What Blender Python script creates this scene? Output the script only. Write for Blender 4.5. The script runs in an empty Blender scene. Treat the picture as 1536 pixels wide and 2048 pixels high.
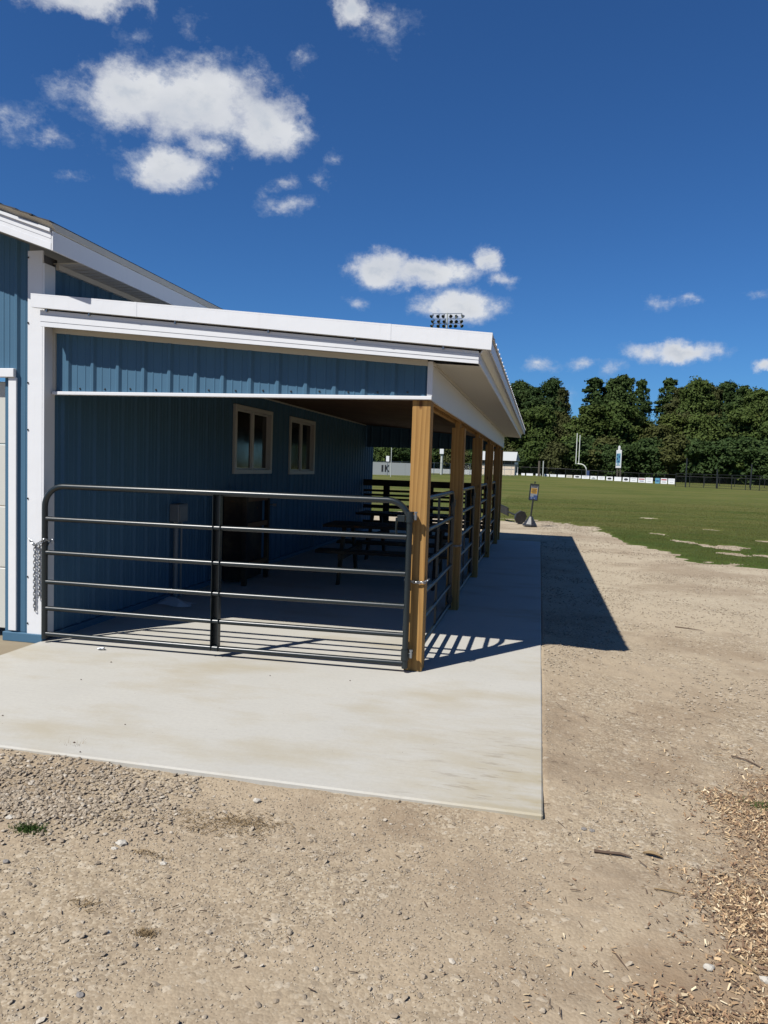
import bpy, math, random
import numpy as np
from mathutils import Matrix, Vector
S = bpy.context.scene
C = S.collection
rnd = random.Random(7)
PI = math.pi

# ------------------------------------------------------------ camera, sky, sun, exposure
CAM_R = np.array([[0.97754, -0.04515, 0.20587], [0.20817, 0.05422, -0.97659], [0.03293, 0.99751, 0.0624]])
CAM_P = np.array([0.8081, -5.4094, 1.55])
FOC = 1459.0
cd = bpy.data.cameras.new('camera'); cam = bpy.data.objects.new('camera', cd); C.objects.link(cam)
M4 = Matrix([list(CAM_R[0]) + [0], list(CAM_R[1]) + [0], list(CAM_R[2]) + [0], [0, 0, 0, 1]])
cam.matrix_world = Matrix.Translation(Vector(CAM_P)) @ M4
cd.sensor_fit = 'VERTICAL'; cd.sensor_height = 36; cd.sensor_width = 27
cd.lens = FOC / 2048 * 36; cd.clip_start = 0.05; cd.clip_end = 4000
S.camera = cam

SUN_EL = 50.9
SUN_D = Vector((-0.599, -0.801, math.tan(math.radians(SUN_EL)))).normalized()   # towards the sun
sl = bpy.data.lights.new('sun', 'SUN'); sun = bpy.data.objects.new('sun', sl); C.objects.link(sun)
sl.energy = 5.0; sl.angle = math.radians(0.53); sl.color = (1.0, 0.965, 0.905)
sun.rotation_euler = SUN_D.to_track_quat('Z', 'Y').to_euler()
S.view_settings.view_transform = 'Standard'; S.view_settings.look = 'None'
S.view_settings.exposure = 0.60; S.view_settings.gamma = 1.0
S.view_settings.use_curve_mapping = False

class NT:
    """small helper to write node graphs"""
    def __init__(s, tree): s.t = tree; s.n = tree.nodes; s.l = tree.links
    def link(s, a, b): s.l.new(a, b)
    def node(s, typ, **kw):
        n = s.n.new(typ)
        for k, v in kw.items(): setattr(n, k, v)
        return n
    def put(s, sock, v):
        if hasattr(v, 'is_output') or isinstance(v, bpy.types.NodeSocket): s.link(v, sock)
        elif v is not None: sock.default_value = v
    def math(s, op, a, b=None, c=None, clamp=False):
        n = s.node('ShaderNodeMath', operation=op, use_clamp=clamp)
        for i, v in enumerate((a, b, c)):
            if v is not None: s.put(n.inputs[i], v)
        return n.outputs[0]
    def vmath(s, op, a, b=None):
        n = s.node('ShaderNodeVectorMath', operation=op)
        s.put(n.inputs[0], a)
        if b is not None: s.put(n.inputs[1], b)
        return n.outputs['Value'] if op in ('LENGTH', 'DOT_PRODUCT', 'DISTANCE') else n.outputs[0]
    def noise(s, vec, scale, detail=4, rough=0.5, dist=0.0, out=0):
        n = s.node('ShaderNodeTexNoise'); s.put(n.inputs['Vector'], vec)
        n.inputs['Scale'].default_value = scale; n.inputs['Detail'].default_value = detail
        n.inputs['Roughness'].default_value = rough; n.inputs['Distortion'].default_value = dist
        return n.outputs[out]
    def voro(s, vec, scale, out='Distance', feature='F1', rand=1.0):
        n = s.node('ShaderNodeTexVoronoi', feature=feature); s.put(n.inputs['Vector'], vec)
        n.inputs['Scale'].default_value = scale; n.inputs['Randomness'].default_value = rand
        return n.outputs[out]
    def ramp(s, f, stops, interp='LINEAR'):
        n = s.node('ShaderNodeValToRGB'); n.color_ramp.interpolation = interp
        e = n.color_ramp.elements
        while len(e) < len(stops): e.new(0.5)
        for i, (p, c) in enumerate(stops):
            e[i].position = p
            e[i].color = (c, c, c, 1) if isinstance(c, (int, float)) else tuple(c) + (1,)
        s.put(n.inputs[0], f); return n.outputs[0]
    def mix(s, f, a, b, mode='MIX'):
        n = s.node('ShaderNodeMix', data_type='RGBA', blend_type=mode)
        s.put(n.inputs[0], f)
        for i, v in ((6, a), (7, b)):
            if isinstance(v, (tuple, list)): v = tuple(v) + ((1,) if len(v) == 3 else ())
            s.put(n.inputs[i], v)
        return n.outputs[2]
    def mapv(s, vec, scale=(1, 1, 1), loc=(0, 0, 0), rot=(0, 0, 0)):
        n = s.node('ShaderNodeMapping'); s.put(n.inputs[0], vec)
        n.inputs['Scale'].default_value = scale; n.inputs['Location'].default_value = loc
        n.inputs['Rotation'].default_value = rot
        return n.outputs[0]
    def bump(s, h, strength=0.5, dist=0.01, normal=None):
        n = s.node('ShaderNodeBump'); s.put(n.inputs['Height'], h)
        n.inputs['Strength'].default_value = strength; n.inputs['Distance'].default_value = dist
        if normal is not None: s.put(n.inputs['Normal'], normal)
        return n.outputs[0]

# the sky: a clear Nishita sky with fair-weather clouds at fixed bearings (azimuth from +Y, elevation)
W = bpy.data.worlds.new('sky'); S.world = W; W.use_nodes = True
W.node_tree.nodes.clear(); w = NT(W.node_tree)
sky = w.node('ShaderNodeTexSky', sky_type='NISHITA'); sky.sun_disc = False
sky.sun_elevation = math.radians(SUN_EL); sky.sun_rotation = math.radians(216.8)
sky.altitude = 250; sky.air_density = 1.0; sky.dust_density = 0.25; sky.ozone_density = 3.0
CLOUDS = [(-31.12, 24.56, 4.11, 2.06, 9.0, 1), (-26.59, 24.62, 5.37, 2.5, 7.2, 1), (-21.46, 23.67, 3.16, 1.83, 5.1, 1), (-28.81, 20.39, 3.35, 1.31, 7.3, 1), (-35.4, 24.01, 1.79, 0.79, 10.8, 0.55), (-25.83, 22.31, 2.53, 0.86, 6.6, 0.8), (-34.48, 29.1, 3.77, 0.97, 11.4, 1), (-30.17, 29.56, 0.55, 0.83, 9.5, 0.45), (-15.71, 30.88, 1.43, 0.96, 3.0, 0.85), (-12.85, 30.14, 2.19, 1.09, 1.8, 0.6), (-38.98, 21.88, 1.7, 0.74, 11.7, 0.5), (-36.5, 21.01, 1.93, 0.59, 10.4, 0.45), (-19.17, 27.99, 0.9, 0.68, 4.5, 0.45), (-31.16, 27.81, 1.03, 0.38, 9.7, 0.4), (-19.84, 18.92, 1.96, 0.6, 4.1, 0.45), (-20.25, 20.31, 1.05, 0.39, 4.4, 0.4), (-16.52, 22.06, 0.61, 0.38, 3.2, 0.4), (-27.2, 28.64, 0.85, 0.65, 8.0, 0.3), (-17.62, 20.81, 0.68, 0.45, 3.5, 0.3), (-35.05, 18.86, 0.98, 0.37, 9.2, 0.35), (-12.83, 14.75, 2.62, 1.34, 2.0, 1), (-8.97, 14.68, 3.84, 1.06, 1.0, 1), (-4.61, 15.52, 1.21, 0.91, -0.2, 0.9), (-3.61, 14.18, 1.28, 0.46, -0.2, 0.7), (-6.76, 12.28, 3.25, 1.2, 0.7, 1), (-14.6, 12.36, 0.93, 0.47, 2.3, 0.5), (7.96, 12.27, 1.37, 0.48, -2.4, 0.6), (10.2, 12.5, 0.93, 0.37, -3.0, 0.5), (9.57, 8.83, 3.09, 0.77, -1.4, 1), (7.0, 9.07, 1.56, 0.53, -1.1, 0.7), (-0.15, 8.11, 1.56, 0.55, 0.2, 0.7), (2.61, 8.22, 1.02, 0.36, -0.2, 0.6), (5.07, 7.84, 1.14, 0.51, -0.4, 0.4), (15.28, 7.71, 0.92, 0.4, -1.8, 0.9), (14.33, 12.71, 0.68, 0.26, -4.1, 0.4), (1.63, 5.75, 0.81, 0.67, 0.5, 0.3)]
rc = random.Random(3)
for k in range(14):          # the same kind of clouds go on round the rest of the sky
    a_, e_ = rc.uniform(28, 310), rc.uniform(9, 50)
    if a_ > 180: a_ -= 360
    CLOUDS.append((a_, e_, rc.uniform(2, 6), rc.uniform(.8, 2.2), 0, rc.uniform(.6, 1)))
geo = w.node('ShaderNodeTexCoord'); dirv = geo.outputs['Generated']
sep = w.node('ShaderNodeSeparateXYZ'); w.link(dirv, sep.inputs[0])
az = w.math('MULTIPLY', w.math('ARCTAN2', sep.outputs[0], sep.outputs[1]), 180 / PI)
el = w.math('MULTIPLY', w.math('ARCSINE', sep.outputs[2]), 180 / PI)
com = w.node('ShaderNodeCombineXYZ'); w.link(az, com.inputs[0]); w.link(el, com.inputs[1])
wn = w.noise(dirv, 26, 8, .66, 0, out=1)
warp = w.vmath('MULTIPLY', w.vmath('SUBTRACT', wn, (.5, .5, .5)), (3.0, 1.8, 0))
pos = w.vmath('ADD', com.outputs[0], warp)
dens = None
for (a, e, ra, re, rot, st) in CLOUDS:
    st = st if st > .8 else st * .62
    m = w.node('ShaderNodeMapping', vector_type='TEXTURE')
    w.link(pos, m.inputs[0]); m.inputs['Location'].default_value = (a, e, 0)
    m.inputs['Rotation'].default_value = (0, 0, math.radians(rot)); m.inputs['Scale'].default_value = (ra * 1.22, re * 1.28, 1)
    d = w.math('MULTIPLY_ADD', w.vmath('LENGTH', m.outputs[0]), -st, st)
    dens = d if dens is None else w.math('SMOOTH_MAX', dens, d, .12)
fine = w.noise(w.mapv(dirv, (1, 1, 1.5)), 30, 12, .68)
big = w.noise(w.mapv(dirv, (1, 1, 1.6), (3, 1, 2)), 15, 4, .5)
dd = w.math('ADD', dens, w.math('MULTIPLY_ADD', fine, 1.05, -.525))
alpha = w.ramp(dd, [(.0, 0), (.12, .09), (.32, .45), (.58, .90), (.8, 1)])
dd2 = w.math('ADD', dd, w.math('MULTIPLY_ADD', big, 1.3, -.65))
ccol = w.ramp(dd2, [(.10, (.56, .63, .75)), (.40, (.84, .86, .89)), (.75, (.72, .75, .80)), (1.0, (.60, .65, .73))])
skyc = w.mix(1.0, sky.outputs[0], (.375, .76, 1.22, 1), 'MULTIPLY')
SKY_STRENGTH = 0.050
cl_gain = w.mix(1.0, ccol, (12.0, 12.0, 12.0, 1), 'MULTIPLY')
skymix = w.mix(alpha, skyc, cl_gain)
bg = w.node('ShaderNodeBackground'); w.link(skymix, bg.inputs[0]); bg.inputs[1].default_value = SKY_STRENGTH
wo = w.node('ShaderNodeOutputWorld'); w.link(bg.outputs[0], wo.inputs[0])

# ------------------------------------------------------------ helpers: meshes, tags
def ray_dir(px, py):
    d = CAM_R @ np.array([px - 768., -(py - 1024.), -FOC]); return d
def at(px, D):
    """ground position seen at column px (on the horizon), D metres away"""
    d = ray_dir(px, 943 + .033 * (px - 1079)); h = np.hypot(d[0], d[1])
    return CAM_P[0] + d[0] / h * D, CAM_P[1] + d[1] / h * D
def hgt(px, py, D):
    """height of the point seen at (px,py) when it is D metres away horizontally"""
    d = ray_dir(px, py); return CAM_P[2] + d[2] / np.hypot(d[0], d[1]) * D

WORG = {}
class MB:
    def __init__(s): s.v = []; s.f = []; s.mi = []; s.cur = 0
    def add(s, vs, fs):
        b = len(s.v); s.v += [tuple(v) for v in vs]; s.f += [tuple(i + b for i in f) for f in fs]; s.mi += [s.cur] * len(fs); return s
    def box(s, a, b, bev=0.0):
        x0, y0, z0 = a; x1, y1, z1 = b
        if x0 > x1: x0, x1 = x1, x0
        if y0 > y1: y0, y1 = y1, y0
        if z0 > z1: z0, z1 = z1, z0
        if bev <= 0:
            return s.add([(x0, y0, z0), (x1, y0, z0), (x1, y1, z0), (x0, y1, z0), (x0, y0, z1), (x1, y0, z1), (x1, y1, z1), (x0, y1, z1)],
                         [(0, 3, 2, 1), (4, 5, 6, 7), (0, 1, 5, 4), (1, 2, 6, 5), (2, 3, 7, 6), (3, 0, 4, 7)])
        e = min(bev, (x1 - x0) / 2.1, (y1 - y0) / 2.1, (z1 - z0) / 2.1)
        vs = []; idx = {}
        for X in (0, 1):
            for Y in (0, 1):
                for Z in (0, 1):
                    for ax in range(3):
                        p = [(x0, x1)[X], (y0, y1)[Y], (z0, z1)[Z]]
                        for k, side in enumerate((X, Y, Z)):
                            if k != ax: p[k] += e if side == 0 else -e
                        idx[(X, Y, Z, ax)] = len(vs); vs.append(tuple(p))
        fs = []
        cyc = [(0, 0), (1, 0), (1, 1), (0, 1)]
        for ax in range(3):
            o = [k for k in range(3) if k != ax]
            for sd in (0, 1):
                q = []
                for (p1, p2) in cyc:
                    c = [0, 0, 0]; c[ax] = sd; c[o[0]] = p1; c[o[1]] = p2; q.append(idx[(c[0], c[1], c[2], ax)])
                flip = (sd == 0) ^ (ax == 1)
                fs.append(tuple(q[::-1] if flip else q))
        for ax in range(3):
            o = [k for k in range(3) if k != ax]
            for (p1, p2) in cyc:
                c0 = [0, 0, 0]; c0[o[0]] = p1; c0[o[1]] = p2; c1 = list(c0); c1[ax] = 1
                fs.append((idx[(*c0, o[0])], idx[(*c1, o[0])], idx[(*c1, o[1])], idx[(*c0, o[1])]))
        for X in (0, 1):
            for Y in (0, 1):
                for Z in (0, 1): fs.append(tuple(idx[(X, Y, Z, a)] for a in range(3)))
        return s.add(vs, fs)
    def tube(s, pts, r, n=8, closed=False, caps=True):
        P = [Vector(p) for p in pts]; m = len(P); rs = r if isinstance(r, (list, tuple)) else [r] * m
        T = []
        for i in range(m):
            if closed: t = P[(i + 1) % m] - P[i - 1]
            else: t = P[min(i + 1, m - 1)] - P[max(i - 1, 0)]
            T.append(t.normalized())
        up = Vector((0, 0, 1)) if abs(T[0].z) < .9 else Vector((1, 0, 0))
        u = T[0].cross(up).normalized(); vs = []
        for i in range(m):
            u = (u - T[i] * u.dot(T[i])).normalized(); v = T[i].cross(u)
            for k in range(n):
                a = 2 * PI * k / n; vs.append(P[i] + (u * math.cos(a) + v * math.sin(a)) * rs[i])
        fs = []
        for i in range(m if closed else m - 1):
            j = (i + 1) % m
            for k in range(n): fs.append((i * n + k, i * n + (k + 1) % n, j * n + (k + 1) % n, j * n + k))
        if caps and not closed:
            fs.append(tuple(range(n))[::-1]); fs.append(tuple((m - 1) * n + k for k in range(n)))
        return s.add(vs, fs)
    def prism(s, prof, axis, a, b):
        """prof: closed 2D polygon; extruded along axis 0/1/2 from a to b"""
        o = [k for k in range(3) if k != axis]; n = len(prof); vs = []
        for t in (a, b):
            for p in prof:
                q = [0, 0, 0]; q[axis] = t; q[o[0]] = p[0]; q[o[1]] = p[1]; vs.append(q)
        fs = [(k, (k + 1) % n, n + (k + 1) % n, n + k) for k in range(n)] + [tuple(range(n))[::-1], tuple(range(n, 2 * n))]
        return s.add(vs, fs)
    def lathe(s, prof, c, n=16, sq=1.0):
        vs = []; fs = []; m = len(prof)
        for (r, z) in prof:
            for k in range(n):
                a = 2 * PI * k / n; vs.append((c[0] + r * math.cos(a), c[1] + r * math.sin(a) * sq, c[2] + z))
        for i in range(m - 1):
            for k in range(n): fs.append((i * n + k, i * n + (k + 1) % n, (i + 1) * n + (k + 1) % n, (i + 1) * n + k))
        fs.append(tuple(range(n))[::-1]); fs.append(tuple((m - 1) * n + k for k in range(n)))
        return s.add(vs, fs)
    def build(s, name, mat, parent=None, smooth=False, local=False, kind=None, fixn=True):
        me = bpy.data.meshes.new(name)
        off = (0, 0, 0)
        if parent is not None and not local: off = WORG.get(parent.name, (0, 0, 0))
        vs = s.v if off == (0, 0, 0) else [(v[0] - off[0], v[1] - off[1], v[2] - off[2]) for v in s.v]
        me.from_pydata([tuple(v) for v in vs], [], s.f)
        mats = mat if isinstance(mat, (list, tuple)) else [mat]
        for m in mats: me.materials.append(m)
        if len(mats) > 1: me.polygons.foreach_set('material_index', s.mi)
        if fixn:
            import bmesh
            bm = bmesh.new(); bm.from_mesh(me); bmesh.ops.recalc_face_normals(bm, faces=bm.faces); bm.to_mesh(me); bm.free()
        if smooth:
            me.polygons.foreach_set('use_smooth', [True] * len(me.polygons))
            try: me.set_sharp_from_angle(angle=math.radians(40))
            except Exception: pass
        o = bpy.data.objects.new(name, me); C.objects.link(o)
        if parent is not None: o.parent = parent; WORG[o.name] = off
        if kind: o['kind'] = kind
        return o
def thing(name, label, cat, loc=(0, 0, 0), rotz=0, group=None, rot=None):
    o = bpy.data.objects.new(name, None); C.objects.link(o); o.empty_display_size = .2
    o.location = loc; o.rotation_euler = rot or (0, 0, rotz); o['label'] = label; o['category'] = cat
    if group: o['group'] = group
    WORG[o.name] = tuple(loc); return o
def tag(o, label, cat, group=None):
    o['label'] = label; o['category'] = cat
    if group: o['group'] = group
    return o
def copy_tree(o, parent=None):
    c = o.copy(); C.objects.link(c); c.parent = parent
    for ch in list(o.children): copy_tree(ch, c)
    return c
def np_mesh(name, V, F, mat, smooth=False, matidx=None):
    """V (n,3) array, F (m,k) array with k = 3 or 4"""
    me = bpy.data.meshes.new(name); n, k = F.shape
    me.vertices.add(len(V)); me.vertices.foreach_set('co', np.ascontiguousarray(V, dtype=np.float32).ravel())
    me.loops.add(n * k); me.loops.foreach_set('vertex_index', np.ascontiguousarray(F, dtype=np.int32).ravel())
    me.polygons.add(n); me.polygons.foreach_set('loop_start', np.arange(0, n * k, k, dtype=np.int32))
    me.polygons.foreach_set('loop_total', np.full(n, k, dtype=np.int32))
    for m in (mat if isinstance(mat, (list, tuple)) else [mat]): me.materials.append(m)
    if matidx is not None: me.polygons.foreach_set('material_index', np.asarray(matidx, dtype=np.int32))
    me.polygons.foreach_set('use_smooth', np.full(n, smooth))
    me.update(calc_edges=True); me.validate()
    o = bpy.data.objects.new(name, me); C.objects.link(o); return o

# ------------------------------------------------------------ numpy value noise
def _hash(ix, iy, seed):
    n = (ix.astype(np.int64) * 374761393 + iy.astype(np.int64) * 668265263 + seed * 974634777) & 0xffffffff
    n = ((n ^ (n >> 13)) * 1274126177) & 0xffffffff
    return ((n ^ (n >> 16)) & 0xffff) / 65535.0
def vnoise(x, y, seed=0):
    ix = np.floor(x); iy = np.floor(y); fx = x - ix; fy = y - iy
    fx = fx * fx * (3 - 2 * fx); fy = fy * fy * (3 - 2 * fy)
    a = _hash(ix, iy, seed); b = _hash(ix + 1, iy, seed); c = _hash(ix, iy + 1, seed); d = _hash(ix + 1, iy + 1, seed)
    return (a * (1 - fx) + b * fx) * (1 - fy) + (c * (1 - fx) + d * fx) * fy
def fbm(x, y, sc=1.0, oc=4, seed=0, g=.5):
    s_ = 0; a = 1; t = 0
    for k in range(oc):
        s_ = s_ + a * vnoise(x * sc * 2 ** k + 17.3 * k, y * sc * 2 ** k - 9.1 * k, seed + k); t += a; a *= g
    return s_ / t
def sstep(a, b, x):
    t = np.clip((x - a) / (b - a), 0, 1); return t * t * (3 - 2 * t)

# ------------------------------------------------------------ materials
ALBEDO = 0.69          # overall level of the base colours below; the exposure is set to go with it
def mat(name, fn):
    m = bpy.data.materials.new(name); m.use_nodes = True; m.node_tree.nodes.clear()
    t = NT(m.node_tree); b = t.node('ShaderNodeBsdfPrincipled'); o = t.node('ShaderNodeOutputMaterial')
    t.link(b.outputs[0], o.inputs[0]); tc = t.node('ShaderNodeTexCoord'); fn(t, b, tc.outputs['Object'])
    lk = b.inputs['Base Color'].links
    if lk:
        src = lk[0].from_socket; t.put(b.inputs['Base Color'], t.mix(1.0, src, (ALBEDO, ALBEDO, ALBEDO), 'MULTIPLY'))
    return m
def plain(name, col, rough=.5, metal=0., spec=.5, var=.12, bump=0., nscale=8, dirt=None):
    def f(t, b, P):
        n = t.noise(P, nscale, 5, .6)
        c = t.mix(n, tuple(x * (1 - var) for x in col), tuple(min(1, x * (1 + var)) for x in col))
        if dirt is not None:
            k = t.ramp(t.noise(P, nscale * .6, 6, .65), [(.5, 0), (.75, 1)])
            c = t.mix(t.math('MULTIPLY', k, dirt[1]), c, dirt[0])
        t.put(b.inputs['Base Color'], c)
        t.put(b.inputs['Roughness'], t.math('MULTIPLY_ADD', n, .2, rough - .1))
        b.inputs['Metallic'].default_value = metal; b.inputs['Specular IOR Level'].default_value = spec
        if bump: t.put(b.inputs['Normal'], t.bump(t.noise(P, nscale * 6, 4, .6), bump, .004))
    return mat(name, f)
def siding_mat(name, col, dcol):
    def f(t, b, P):
        oil = t.noise(t.mapv(P, (1.6, 1.6, .7)), 2.2, 3, .5)
        sp = t.ramp(t.noise(P, 60, 3, .6), [(.62, 0), (.72, 1)])
        c = t.mix(oil, tuple(x * .92 for x in col), tuple(x * 1.08 for x in col))
        c = t.mix(t.math('MULTIPLY', sp, .12), c, dcol)
        t.put(b.inputs['Base Color'], c); b.inputs['Roughness'].default_value = .55
        t.put(b.inputs['Normal'], t.bump(oil, .25, .03)); b.inputs['Specular IOR Level'].default_value = .12
    return mat(name, f)
M = {}
M['blue'] = siding_mat('blue_painted_steel', (.072, .158, .245), (.25, .28, .29))
def f_white(t, b, P):
    n = t.noise(P, 3, 5, .6); st = t.ramp(t.noise(t.mapv(P, (9, 9, .8)), 3, 4, .6), [(.55, 0), (.8, 1)])
    c = t.mix(n, (.77, .78, .80), (.82, .83, .84)); c = t.mix(t.math('MULTIPLY', st, .10), c, (.45, .42, .36))
    t.put(b.inputs['Base Color'], c); b.inputs['Roughness'].default_value = .4
    t.put(b.inputs['Normal'], t.bump(t.noise(P, 3.0, 3, .5), .35, .015))
M['white'] = mat('white_painted_steel', f_white)
M['soffit'] = plain('cream_vinyl_soffit', (.60, .57, .49), .6, var=.05, bump=.05)
M['beige'] = plain('almond_overhead_door', (.62, .62, .57), .5, var=.03, bump=.04, nscale=14)
M['galv'] = plain('galvanised_steel', (.42, .44, .46), .38, metal=.85, var=.2, nscale=30)
M['screw'] = plain('dark_screw_heads', (.03, .035, .04), .45, metal=.4)
def f_gate(t, b, P):
    n = t.noise(P, 7, 5, .6); sc = t.ramp(t.noise(t.mapv(P, (6, 6, 14)), 9, 6, .7), [(.60, 0), (.68, 1)])
    low = t.ramp(t.noise(t.mapv(P, (.8, .8, 1.5), (3.2, 0, .1)), 2.0, 2, .5), [(.55, 0), (.68, 1)])
    k = t.math('MULTIPLY', t.math('MULTIPLY', sc, low), .55)
    c = t.mix(n, (.006, .012, .015), (.014, .022, .025)); c = t.mix(k, c, (.42, .40, .36))
    t.put(b.inputs['Base Color'], c); t.put(b.inputs['Roughness'], t.math('MULTIPLY_ADD', k, .6, .33))
    t.put(b.inputs['Normal'], t.bump(t.noise(P, 40, 3, .6), .08, .003)); b.inputs['Specular IOR Level'].default_value = .5
M['gate'] = mat('dark_green_gate_paint', f_gate)
def f_wood(t, b, P, c0=(.43, .240, .075), c1=(.17, .075, .020)):
    info = t.node('ShaderNodeObjectInfo'); off = t.vmath('MULTIPLY', info.outputs['Location'], (3.1, 5.7, 0))
    Q = t.vmath('ADD', P, off)
    R_ = t.mapv(Q, (1.0, 1.0, .10)); wr = t.noise(R_, 5.5, 2, .5, out=1)
    R2 = t.vmath('ADD', R_, t.vmath('MULTIPLY', wr, (.12, .12, .02)))
    wv = t.node('ShaderNodeTexWave', wave_type='RINGS', rings_direction='Z', wave_profile='SAW')
    t.put(wv.inputs['Vector'], R2); wv.inputs['Scale'].default_value = 7; wv.inputs['Distortion'].default_value = 5.0; wv.inputs['Detail'].default_value = 2
    fib = t.noise(t.mapv(Q, (60, 60, 2.0)), 3.0, 4, .6)
    kn = t.voro(t.mapv(Q, (5., 5., 2.2)), 1.1)
    knm = t.ramp(kn, [(.07, 1), (.12, .0)])
    g = t.math('MULTIPLY_ADD', wv.outputs['Fac'], .72, t.math('MULTIPLY', fib, .30))
    c = t.mix(t.math('MULTIPLY', t.ramp(g, [(.30, 0), (.98, 1)]), .62), c0, c1); c = t.mix(knm, c, (.12, .045, .012))
    c = t.mix(t.math('MULTIPLY', t.ramp(t.noise(Q, 2.2, 4, .6), [(.45, 0), (.75, 1)]), .25), c, (.42, .30, .14))
    t.put(b.inputs['Base Color'], c); b.inputs['Roughness'].default_value = .75; b.inputs['Specular IOR Level'].default_value = .2
    t.put(b.inputs['Normal'], t.bump(g, .12, .0012))
M['wood'] = mat('treated_pine', f_wood)
M['ceil'] = mat('brown_ceiling_plywood', lambda t, b, P: f_wood(t, b, t.mapv(P, rot=(0, 1.5708, 0)), (.17, .085, .038), (.09, .042, .018)))
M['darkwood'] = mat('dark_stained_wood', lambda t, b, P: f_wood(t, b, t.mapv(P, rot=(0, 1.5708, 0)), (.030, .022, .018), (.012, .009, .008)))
def f_conc(t, b, P, base=(.535, .515, .46), stain=(.40, .34, .22)):
    n1 = t.noise(P, 1.1, 5, .6); n2 = t.noise(P, 40, 5, .7); br = t.noise(t.mapv(P, (.8, 12, 1), rot=(0, 0, .05)), 4, 6, .68)
    c = t.mix(n1, tuple(x * .88 for x in base), tuple(x * 1.08 for x in base))
    c = t.mix(t.math('MULTIPLY', t.ramp(br, [(.35, 0), (.7, 1)]), .26), c, tuple(x * .80 for x in base))
    c = t.mix(t.math('MULTIPLY', t.ramp(n2, [(.42, 0), (.75, 1)]), .26), c, tuple(x * .66 for x in base))
    # tan washed-in dust: stronger towards the gravel corner and in blotches
    sp = t.node('ShaderNodeSeparateXYZ'); t.link(P, sp.inputs[0])
    dx = t.math('SUBTRACT', .9, sp.outputs[0]); dy = t.math('ADD', sp.outputs[1], 2.12)
    dcor = t.math('SQRT', t.math('ADD', t.math('MULTIPLY', dx, dx), t.math('MULTIPLY', dy, t.math('MULTIPLY', dy, .35))))
    kc = t.ramp(dcor, [(.05, 1), (1.0, 0)])
    dust = t.math('MULTIPLY', kc, t.ramp(t.noise(t.mapv(P, (1, 2.5, 1)), 3, 6, .6), [(.35, .2), (.6, 1)]))
    bl = t.math('MULTIPLY', t.ramp(t.noise(t.mapv(P, (.8, 1.6, 1), (2.6, .3, 0)), 1.0, 6, .6), [(.50, 0), (.68, 1)]), .55)
    c = t.mix(t.math('MAXIMUM', dust, bl), c, stain)
    scuff = t.ramp(t.noise(t.mapv(P, (1.2, 7, 1), rot=(0, 0, .35)), 3.4, 5, .65), [(.57, 0), (.64, 1)])
    c = t.mix(t.math('MULTIPLY', t.math('MULTIPLY', scuff, kc), .6), c, (.20, .16, .11))
    pit = t.ramp(t.voro(P, 17), [(.035, 1), (.06, 0)]); pm = t.ramp(t.noise(P, 5, 2), [(.55, 0), (.58, 1)])
    c = t.mix(t.math('MULTIPLY', t.math('MULTIPLY', pit, pm), .7), c, (.06, .05, .04))
    t.put(b.inputs['Base Color'], c); b.inputs['Roughness'].default_value = .85
    t.put(b.inputs['Normal'], t.bump(t.math('MULTIPLY_ADD', br, .6, t.math('MULTIPLY', n2, .4)), .35, .004))
M['conc'] = mat('broom_finished_concrete', f_conc)
M['oldconc'] = mat('weathered_tan_concrete', lambda t, b, P: f_conc(t, b, P, (.30, .245, .16), (.22, .17, .10)))
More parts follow.
